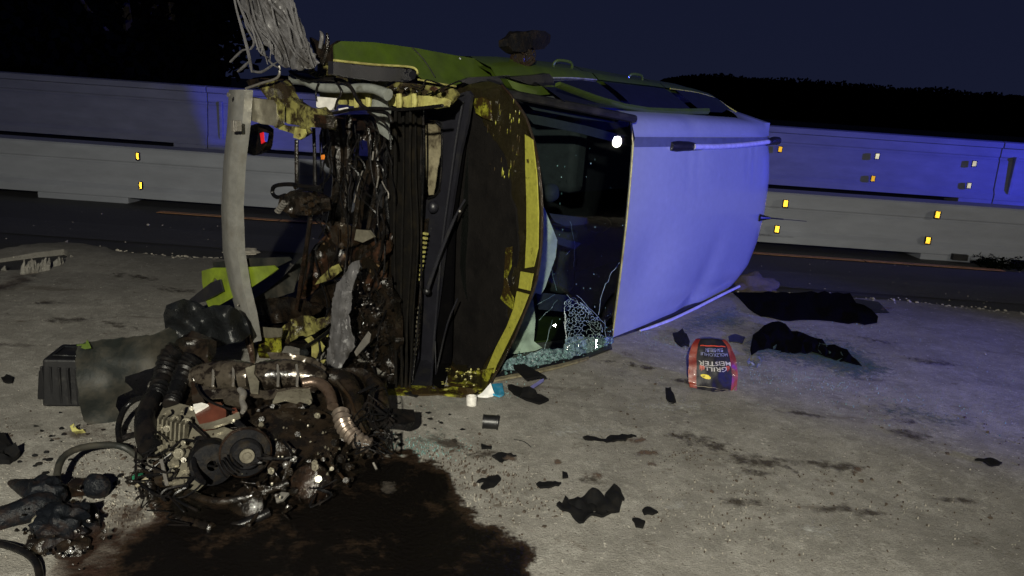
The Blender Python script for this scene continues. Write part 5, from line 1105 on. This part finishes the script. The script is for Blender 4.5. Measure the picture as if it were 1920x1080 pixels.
# connector cluster
mb = MB(); mb.lump(gl(262, 900, .03), .05, .04, .03, .3, 2, 3); cc = loose('plug_cluster', mb, 'oily', 'black electrical plug cluster with a green tab left of the engine', 'car part')
mb = MB(); mb.box(gl(258, 893, .065), (.018, 0, .004), (0, .01, 0), (0, 0, .008)); obj('green_tab', mb, 'green', cc, bevel=.002, smooth=False); mb = MB(); mb.lathe(gl(268, 903, .07), (-.6, -.6, -.4), [(.0001, .03), (.008, .03), (.010, -.02)], 10); obj('pale_plug', mb, 'beige', cc)

# --- charcoal bag, upside down
bag = empty('charcoal_bag', G(1340, 728, GZ), 'red and black bag of barbecue charcoal lying upside down near the car roof', 'bag')
B0 = G(1340, 735, GZ); bx_ = Vector((1, .10, 0)).normalized(); by_ = Vector((-.10, 1, 0)).normalized()
def bagface(u, v, f=0.0):   # u -1..1, v 0..1 upwards, front face
    wd = interp([0, .1, .35, .7, .9, 1.0], [.140, .146, .150, .140, .118, .090], v)
    z = v*.262; d = -.055*math.cos(u*1.35)*math.sin(math.pi*(.12+.80*v))**.7-f
    lean = .10*v+.04*v*v
    return B0+bx_*(u*wd)+by_*(d+lean+.035)+Vector((0, 0, z+.010*math.cos(u*1.5)*(v > .8)+.006*nz((u*2, v*3, 0), 1.5, 4)-.012*u*(v < .1)))+by_*.008*nz((u*3, v*5, 1), 1.3, 2)
mb = MB(); N_ = 28
rows = []
for j in range(25):
    v = j/24; fr = [bagface(lerp(-1, 1, i/N_), v) for i in range(N_+1)]; a = fr[0]; b = fr[-1]
    bk = [lerp(b, a, k/8)+by_*(.13*math.sin(math.pi*k/8)*math.sin(math.pi*(.1+.8*v))) for k in range(1, 8)]; rows.append(fr+bk)
n = len(rows[0]); vs = [p for r in rows for p in r]; fs = []; ms = []
for i in range(24):
    for k in range(n):
        fs.append((i*n+k, i*n+(k+1) % n, (i+1)*n+(k+1) % n, (i+1)*n+k)); u = -1+2*(k+.5)/N_
        ms.append(0 if (abs(u) < .68 and k < N_) else 1)
fs.append(tuple(range(n))); ms.append(0); fs.append(tuple(range(24*n, 25*n))); ms.append(2)
mb.v = vs; mb.f = [list(f) for f in fs]; mb.m = ms
obj('bag_film', mb, ['bagblack', 'bagred', 'bagnavy'], bag, angle=70)
def print_text(txt, name, u0, v0, size, mat, arc=0.0, sx=1.0):
    c = bpy.data.curves.new(name, 'FONT'); c.body = txt; c.size = 1; c.align_x = 'CENTER'; c.align_y = 'CENTER'; c.extrude = 0; c.resolution_u = 3; c.offset = .012
    t = bpy.data.objects.new(name, c); COL.objects.link(t); dg = bpy.context.evaluated_depsgraph_get(); me = t.evaluated_get(dg).to_mesh()
    b = bmesh.new(); b.from_mesh(me); bmesh.ops.triangulate(b, faces=b.faces); bmesh.ops.subdivide_edges(b, edges=[e for e in b.edges if e.calc_length() > .25], cuts=2); bmesh.ops.triangulate(b, faces=b.faces)
    mb = MB(); vs = []
    for v in b.verts:
        x, y = -v.co.x*size*sx, -v.co.y*size     # turned by half a turn
        yy = v0+y+arc*(x*x); vs.append(bagface((u0+x)/.68*.68, yy, .0035))
    b.verts.ensure_lookup_table(); mb.add(vs, [[v.index for v in f.verts] for f in b.faces]); b.free(); t.evaluated_get(dg).to_mesh_clear(); bpy.data.objects.remove(t); bpy.data.curves.remove(c)
    return obj(name, mb, mat, bag, smooth=False)
print_text('GRILL', 'print_grill', .02, .485, .125, 'ink', 0, 3.0); print_text('MEISTER', 'print_meister', .04, .60, .120, 'ink', -.06, 3.1)
print_text('HOLZKOHLE', 'print_charcoal', .03, .755, .080, 'inkblue', -.03, 2.6); print_text('ZUM GRILLEN', 'print_for_grilling', .03, .822, .060, 'inkblue', -.03, 2.2)
def patch(name, pts, mat, off=.003): mb = MB(); mb.add([bagface(u, v, off) for u, v in pts], [tuple(range(len(pts)))]); return obj(name, mb, mat, bag, smooth=False)
def flame(name, u, v, s, mat):
    for k, (du, h) in enumerate(((-.07, .05), (-.02, .085), (.03, .06), (.07, .04))): patch(name, [(u+du*s-.02*s, v+.04*s), (u+du*s+.02*s, v+.04*s), (u+du*s+.012*s, v-h*.4*s), (u+du*s-.008*s, v-h*s)], mat)
flame('flame_print', .55, .49, 1., 'inkred'); flame('flame_print', -.52, .49, 1., 'inkred')
patch('yellow_oval', [(-.38+.19*math.cos(t/14*6.283), .315+.042*math.sin(t/14*6.283)-.10*.19*math.cos(t/14*6.283)) for t in range(14)], 'inkyel', .0045)
print_text('CARBO', 'oval_print', -.38, .315, .055, 'bagblack', 0, 2.2)
mb = MB()
for k in range(24):
    u0_, u1_ = lerp(-.62, .62, k/24), lerp(-.62, .62, (k+1)/24); mb.add([bagface(u0_, .855+.02*math.cos(u0_*2), .004), bagface(u1_, .855+.02*math.cos(u1_*2), .004), bagface(u1_, .872+.02*math.cos(u1_*2), .004), bagface(u0_, .872+.02*math.cos(u0_*2), .004)], [(0, 1, 2, 3)])
obj('red_stripe', mb, 'inkred', bag)
mb = MB(); mb.tube([bagface(lerp(-.7, .95, k/12), .10-.05*k/12+.012*math.sin(k*1.7), .004) for k in range(13)], .0022, 5); mb.tube([bagface(lerp(-.0, .98, k/10), .03+.012*math.sin(k*1.3), .006) for k in range(11)], .0022, 5); mb.tube([bagface(.75, .02, .006), bagface(.93, .10, .004)], .0022, 5); obj('seam_fold', mb, 'beige', bag)

# --- flat litter: outline in the photo projected on the ground, each its own thing
def piece(name, poly, label, cat, mat='scrap', z=GZ, th=.006, amp=.008, lift=None, ragged=(7, 1.2), step=8, holes=(), group=None):
    return loose(name, flat_on_ground(poly, z-.002, th, step, amp, ragged, holes, lift=lift), mat, label, cat, group)
piece('floor_mat', [(1374, 556), (1440, 556), (1520, 556), (1592, 559), (1604, 575), (1632, 592), (1645, 602), (1643, 612), (1620, 616), (1590, 614), (1560, 610), (1520, 607), (1480, 609), (1440, 606), (1412, 595), (1392, 575)], 'large black car floor mat lying flat behind the roof corner', 'floor mat', 'matte', th=.008, amp=.02, ragged=None, step=12)
piece('floor_mat', [(1405, 666), (1410, 640), (1430, 624), (1458, 615), (1470, 624), (1482, 634), (1505, 634), (1530, 645), (1548, 656), (1575, 664), (1595, 680), (1614, 697), (1580, 691), (1545, 680), (1520, 673), (1500, 675), (1470, 672), (1440, 664), (1420, 668), (1407, 676)], 'black crumpled felt mat just right of the charcoal bag', 'floor mat', 'matte', th=.008, amp=.03, ragged=None, step=10, lift=lambda x, y: .035*math.exp(-((x-1460)/30)**2-((y-630)/18)**2))
piece('glass_panel', [(1594, 570), (1606, 567), (1645, 572), (1667, 594), (1630, 595), (1606, 592)], 'dark grey rigid panel poking out under the large floor mat', 'panel', 'cowl', th=.005, amp=.0, ragged=None)
piece('plastic_shard', [(1260, 636), (1278, 628), (1286, 640), (1292, 650), (1290, 662), (1276, 660), (1264, 648)], 'black plastic shard at the upper left corner of the charcoal bag', 'scrap', th=.012, amp=.02)
piece('plastic_shard', [(1364, 640), (1378, 636), (1396, 642), (1390, 654), (1366, 650)], 'small dark grey shard behind the charcoal bag', 'scrap', 'cowl', th=.01)
mb = MB(); 
for k in range(5): sheet([(1400, 678), (1408, 668), (1420, 664), (1432, 668), (1428, 682), (1418, 690), (1406, 688)], onY(5.0+.02*k) if False else onZ(.03+.012*k), .002, 5, .05, 30, mb=mb) if k < 2 else None
loose('clear_wrapper', mb, 'foil', 'crumpled clear plastic wrapper between bag and black felt mat', 'wrapper')
pc_ = [('plastic_shard', [(1246, 740), (1256, 738), (1260, 750), (1266, 766), (1254, 768), (1247, 758)], 'black finger-sized shard on bare ground left of the charcoal bag'),
 ('plastic_shard', [(1091, 834), (1100, 831), (1116, 834), (1134, 837), (1142, 830), (1165, 828), (1176, 832), (1192, 832), (1176, 835), (1172, 840), (1145, 841), (1136, 843), (1130, 840), (1096, 838)], 'long thin black shard with a waist in the centre foreground'),
 ('plastic_shard', [(901, 846), (921, 850), (921, 854), (902, 854)], 'small black wedge right of the engine above the oil'),
 ('plastic_shard', [(921, 871), (940, 866), (956, 864), (967, 870), (950, 874), (940, 880)], 'small black three-cornered shard below the small wedge'),
 ('plastic_shard', [(893, 917), (910, 911), (932, 905), (938, 914), (925, 926), (906, 934), (900, 928), (908, 922)], 'black folded shard beside the tip of the oil pool'),
 ('plastic_shard', [(1004, 922), (1010, 919), (1040, 917), (1051, 920), (1046, 926), (1012, 929)], 'black bar-shaped shard above the biggest foreground shard'),
 ('plastic_shard', [(1053, 898), (1062, 902), (1064, 910), (1053, 912)], 'tiny black triangle above the bar-shaped shard'),
 ('plastic_shard', [(1825, 874), (1836, 872), (1858, 876), (1876, 880), (1870, 888), (1846, 884)], 'flat black shard at the far right of the ground'),
 ('plastic_shard', [(1202, 974), (1212, 970), (1222, 973), (1232, 977), (1222, 982), (1206, 981)], 'small black crumb right of the biggest shard'),
 ('plastic_shard', [(1183, 992), (1194, 988), (1208, 996), (1204, 1004), (1190, 1002)], 'small broken black crumbs below the biggest shard'),
 ('plastic_shard', [(4, 722), (14, 716), (26, 720), (24, 730), (8, 728)], 'small black lump alone at the left edge'),
 ('plastic_shard', [(752, 744), (764, 745), (788, 750), (780, 756), (760, 752)], 'small black sliver in front of the lower wreck edge'),
 ('plastic_shard', [(846, 840), (852, 838), (856, 842), (850, 846)], 'tiny black chip at the upper rim of the oil pool')]
for nm, pl, lb_ in pc_: piece(nm, pl, lb_, 'scrap', th=.009, amp=.012, step=6, ragged=(5, .8))
big = flat_on_ground([(1041, 970), (1052, 960), (1058, 950), (1065, 955), (1075, 951), (1100, 948), (1120, 945), (1131, 955), (1134, 942), (1148, 937), (1160, 942), (1169, 955), (1162, 966), (1160, 974), (1145, 980), (1128, 984), (1105, 990), (1085, 996), (1072, 988), (1056, 975)], GZ-.002, .012, 6, .03, (6, 1.2), holes=[[(1109, 974), (1115, 972), (1117, 977), (1111, 978)]], lift=lambda x, y: .02*math.exp(-((x-1150)/16)**2-((y-955)/14)**2))
loose('plastic_shard', big, 'scrap', 'largest black shard with a small hole in the lower centre foreground', 'scrap')
piece('broken_board', [(-40, 850), (-10, 830), (10, 832), (22, 852), (40, 872), (20, 885), (-20, 890), (-50, 880)], 'black plastic panel cut by the left edge of the photo', 'board', 'scrap', th=.02, amp=.03)
# wing-shaped pair near the windshield foot
mb = flat_on_ground([(957, 706), (970, 706), (990, 716), (1008, 726), (1022, 735), (1010, 734), (996, 738), (985, 740), (974, 730), (962, 718)], GZ+.05, .012, 6, .006, None)
mb2 = flat_on_ground([(951, 735), (966, 736), (984, 742), (1006, 752), (1022, 757), (1028, 764), (1010, 770), (985, 762), (962, 750), (952, 743)], GZ-.002, .012, 6, .01, None)
sc = loose('folded_trim', mb2, 'scrap', 'folded black trim piece below the windshield corner', 'car part'); 
o_ = obj('upper_leaf', mb, 'scrap', sc); mb = MB(); mb.tube([G(992, 738, GZ+.02), G(988, 746, GZ+.01)], [.05, .04], 8); obj('fold', mb, 'scrap', sc)
mb = MB(); mb.box(G(1004, 722, .06), G(1016, 714, .06)-G(1004, 722, .06), Vector((.012, .02, 0)), Vector((0, 0, .012))); loose('blue_strip', mb, 'bluegrey', 'short bluish plastic strip behind the folded trim', 'scrap', bevel=.003, smooth=False)
# cup, cap, paper, packet, wire
a = G(905, 790, GZ+.035); b = G(934, 792, GZ+.035); ax = (b-a).normalized(); c = lerp(a, b, .5)+Vector((0, .0, .0)); L2 = (b-a).length/2
mb = MB(); mb.lathe(c, ax, [(.0001, -L2), (.032, -L2), (.036, -L2*.97), (.036, -L2*.86), (.034, -L2*.82), (.034, L2*.80), (.037, L2*.84), (.037, L2), (.031, L2), (.031, L2*.2), (.0001, L2*.2)], 28); loose('black_canister', mb, 'black', 'short black cylinder lying on its side below the bonnet corner', 'canister')
c = G(884, 760, GZ); mb = MB(); mb.lathe(c+Vector((0, .0, .0)), (-.05, .1, 1), [(.0001, 0), (.026, 0), (.027, .004), (.027, .050), (.0255, .052), (.0225, .052), (.0225, .035), (.0001, .035)], 24); loose('white_cap', mb, 'white', 'white plastic screw cap standing below the bonnet corner', 'cap')
mb = sheet([(920, 718), (924, 730), (928, 740), (920, 746), (905, 746), (892, 744), (904, 736)], onP(G(905, 745, GZ), Vector((.1, -.75, .65)).normalized()), .001, 5, .01, 20); loose('paper_scrap', mb, 'paper', 'white triangular paper scrap beside the white screw cap', 'paper')
mb = sheet([(921, 720), (942, 718), (943, 728), (946, 738), (936, 742), (924, 738)], onZ(.045), .01, 5, .012, 20); pk = loose('blue_packet', mb, 'bluep', 'small torn light blue packet behind the white paper scrap', 'packet')
mb = MB(); mb.tube([G(963, 824, GZ+.004), G(980, 827, GZ+.012), G(990, 833, GZ+.01), G(996, 839, GZ+.004)], .002, 5); loose('bent_wire', mb, 'black', 'thin bent black wire lying right of the black cylinder', 'wire')
piece('grey_scrap', [(940, 712), (950, 706), (956, 712), (948, 722)], 'little grey scrap at the lower pillar of the windshield', 'scrap', 'grey', amp=.02)
# soil heap at the rear of the roof
mb = MB(); c = G(1420, 550, 0); mb.lump(c+Vector((0, .10, .02)), .22, .16, .12, .22, 2.4, 4); loose('earth_heap', mb, 'soil', 'small heap of brown earth behind the rear corner of the roof', 'heap')
mb = MB(); mb.lump(G(468, 472, .03), .09, .06, .03, .3, 2.4, 3); loose('binder_lump', mb, 'stone', 'pale flat lump on the asphalt behind the bumper beam', 'lump')

# --- stains, spills
mb = merge_stains([stain('', [(200, 1200), (185, 1080), (230, 1020), (290, 980), (240, 910), (300, 870), (420, 850), (560, 850), (660, 830), (700, 835), (760, 845), (820, 870), (850, 890), (868, 935), (880, 965), (925, 985), (975, 1010), (1005, 1040), (1015, 1075), (1000, 1200)], None, GZ+.020, 14, 42.)])
obj('oil_pool', mb, 'oil', kind='stuff')
mb = merge_stains([stain('', [(60, 1200), (60, 1040), (120, 990), (190, 955), (230, 930), (300, 940), (360, 970), (420, 1000), (420, 1200)], None, GZ+.016, 14, 80.), stain('', [(240, 1000), (300, 940), (500, 900), (560, 1000), (400, 1100), (240, 1110)], None, GZ+.017, 14, 40.), stain('', [(90, 800), (180, 790), (240, 820), (260, 880), (200, 880), (110, 850)], None, GZ+.015, 14, 60.), stain('', [(-40, 560), (20, 530), (60, 520), (80, 535), (40, 560), (-20, 590)], None, GZ+.045, 10, 25.)])
obj('brown_fluid_spill', mb, 'rustspill', kind='stuff')
L_ = []
for (x, y, rx, ry, a) in ((1310, 842, 85, 26, .25), (1420, 880, 110, 22, .15), (1105, 918, 40, 12, .1), (1705, 830, 60, 14, .25), (1690, 800, 40, 10, .3), (1170, 695, 70, 7, .16), (1290, 730, 60, 8, .2), (1420, 905, 50, 10, .1), (840, 850, 60, 20, .3), (905, 870, 45, 22, 0), (130, 612, 80, 9, -.05), (225, 622, 45, 8, .2), (330, 555, 60, 8, .1), (260, 530, 80, 8, .1), (1640, 650, 60, 8, .15), (1740, 690, 70, 10, .15), (1500, 790, 60, 12, .2), (40, 660, 60, 8, .0), (1000, 700, 60, 8, .2), (1560, 890, 80, 14, .1), (1200, 700, 50, 6, .2), (100, 580, 50, 6, 0), (730, 935, 30, 20, 0), (1390, 960, 60, 16, .1), (1600, 980, 90, 16, .1), (1800, 960, 60, 10, .1)):
    pl = [(x+rx*math.cos(t)*uni(.75, 1.15)-ry*math.sin(t)*math.sin(a), y+ry*math.sin(t)*uni(.75, 1.15)+rx*math.cos(t)*math.sin(a)) for t in [k/14*6.283 for k in range(14)]]
    L_.append(stain('', pl, None, GZ+.012+.0004*len(L_), max(6, min(rx, ry)*.5), min(rx, ry)*.8))
obj('dark_stains', merge_stains(L_), 'stain', kind='stuff')
L_ = []
for (x, y, rx, ry) in ((1192, 844, 26, 9), (1212, 868, 28, 10), (1222, 890, 16, 9), (1110, 915, 30, 10), (1605, 902, 15, 10), (960, 880, 20, 9), (1045, 888, 12, 9), (1660, 590, 20, 6)):
    pl = [(x+rx*math.cos(t)*uni(.8, 1.15), y+ry*math.sin(t)*uni(.8, 1.1)) for t in [k/12*6.283 for k in range(12)]]
    L_.append(stain('', pl, None, GZ+.0245+.0004*len(L_), 5, min(rx, ry)*.7))
obj('brown_stains', merge_stains(L_), 'brownstain', kind='stuff')
L_ = []
for k, pl in enumerate(([(1250, 620), (1300, 585), (1370, 565), (1400, 590), (1420, 610), (1400, 640), (1340, 640), (1290, 650), (1240, 650)], [(1400, 610), (1480, 610), (1600, 640), (1700, 700), (1680, 730), (1600, 740), (1500, 710), (1430, 700), (1390, 690), (1380, 650)], [(740, 850), (760, 820), (820, 812), (870, 830), (850, 855), (790, 862)], [(860, 765), (900, 745), (950, 730), (960, 760), (910, 770)], [(1560, 760), (1700, 760), (1860, 800), (1800, 830), (1650, 800)])): L_.append(stain('', pl, None, GZ+.010+.0005*k, 14, 50.))
obj('green_glass_dust', merge_stains(L_), 'greenstain', kind='stuff')
L_ = []
for k, pl in enumerate(([(1230, 950), (1290, 940), (1320, 960), (1300, 985), (1240, 985)], [(1440, 1000), (1520, 985), (1600, 1010), (1560, 1040), (1460, 1030)], [(1150, 760), (1320, 755), (1420, 775), (1300, 800), (1160, 790)], [(960, 810), (1080, 800), (1200, 810), (1100, 845), (980, 835)])): L_.append(stain('', pl, None, GZ+.009+.0005*k, 16, 40.))
obj('pale_binder_patches', merge_stains(L_), 'pale', kind='stuff')

# --- crumbs: grit, dark flakes, glass granules
def scatter(name, n, mat, pos, size, flat=.6, seed=1, z0=GZ):
    random.seed(seed); mb = MB()
    for i in range(n):
        x, y = pos()
        g = G(x, y, z0); r = size(); a = Vector((uni(-1, 1), uni(-1, 1), uni(-.3, .3))).normalized(); b = Vector((-a.y, a.x, uni(-.3, .3))).normalized(); c_ = a.cross(b)
        q = [g+a*r, g+b*r*uni(.5, .9), g-a*r*uni(.6, 1), g-b*r*uni(.5, 1)]; t = [p+Vector((0, 0, r*flat))+(g-p)*.35 for p in q]
        q = [Vector((p.x, p.y, z0-.006)) for p in q]; mb.add(q+t, [(4, 5, 6, 7), (0, 1, 5, 4), (1, 2, 6, 5), (2, 3, 7, 6), (3, 0, 4, 7)])
    return obj(name, mb, mat, kind='stuff', smooth=False)
def fan():   # even over the visible ground
    while True:
        y = 495+585*rnd()**.75; x = uni(-40, 1960)
        if y > 500 and (x < 400 or y > 560 or x < 1350): return x, y
def cluster(lst):
    def f():
        x, y, sx, sy = random.choice(lst); return random.gauss(x, sx), max(480, random.gauss(y, sy))
    return f
scatter('pale_grit', 700, 'stone', fan, lambda: uni(.0012, .003)*(1+2.0*(rnd() < .05)), .5, 11)
scatter('pale_grit_heaps', 1100, 'stone', cluster([(200, 930, 60, 40), (60, 900, 60, 30), (230, 960, 50, 25), (900, 960, 60, 30), (1250, 940, 140, 40), (1480, 980, 200, 50), (160, 830, 50, 15), (1000, 900, 120, 40)]), lambda: uni(.0015, .0045), .6, 12)
scatter('dark_flakes', 2100, 'stone2', cluster([(930, 900, 60, 50), (1010, 960, 90, 40), (860, 860, 40, 30), (1100, 900, 150, 50), (1000, 800, 120, 40), (1300, 850, 50, 14), (170, 860, 80, 40), (210, 950, 60, 40), (1400, 900, 160, 60), (1700, 820, 100, 40), (1100, 760, 140, 40), (1500, 960, 200, 50), (60, 820, 50, 20)]), lambda: uni(.002, .0065)*(1+1.6*(rnd() < .06)), .3, 13)
scatter('glass_granules', 2600, 'crumb', cluster([(1310, 600, 45, 25), (1360, 590, 35, 18), (1250, 640, 35, 14), (1450, 690, 60, 12), (1530, 700, 60, 14), (1620, 690, 80, 25), (800, 835, 40, 14), (870, 765, 40, 14), (1500, 640, 90, 30), (1700, 740, 120, 40), (930, 745, 25, 14)]), lambda: uni(.0018, .0042), .8, 14)
scatter('asphalt_grit', 260, 'stone', lambda: (uni(0, 1900), 0), lambda: .004, .5, 15) if False else None
random.seed(5); mb = MB()
for i in range(260):
    x, y = uni(-7, 7), 6.3+2.4*rnd()**1.3; r = uni(.004, .010)*(1+1.2*(rnd() < .05)); mb.lump((x, y, .008), r, r, r*.6, .3, 2, 1)
for i in range(500):
    t = rnd(); k = t*(len(lip)-3)+1; q = lip[int(k)]; q2 = lip[int(k)+1]; g = G(lerp(q[0], q2[0], k % 1), lerp(q[1], q2[1], k % 1)); r = uni(.006, .02)
    mb.lump((g.x+uni(-.05, .05), g.y+random.gauss(0, .05), .012), r, r, r*.6, .3, 2, 1)
obj('grit_along_the_edge', mb, 'stone', kind='stuff')
mb = MB()
for i in range(90):
    x, y = random.choice([(255, 895), (720, 850), (690, 790), (770, 775), (120, 810), (60, 850)]); g = G(random.gauss(x, 40), random.gauss(y, 18), GZ); r = uni(.004, .014); mb.lump(g, r*1.4, r, r*.6, .5, 2, 1)
obj('black_crumbs', mb, 'scrap', kind='stuff')
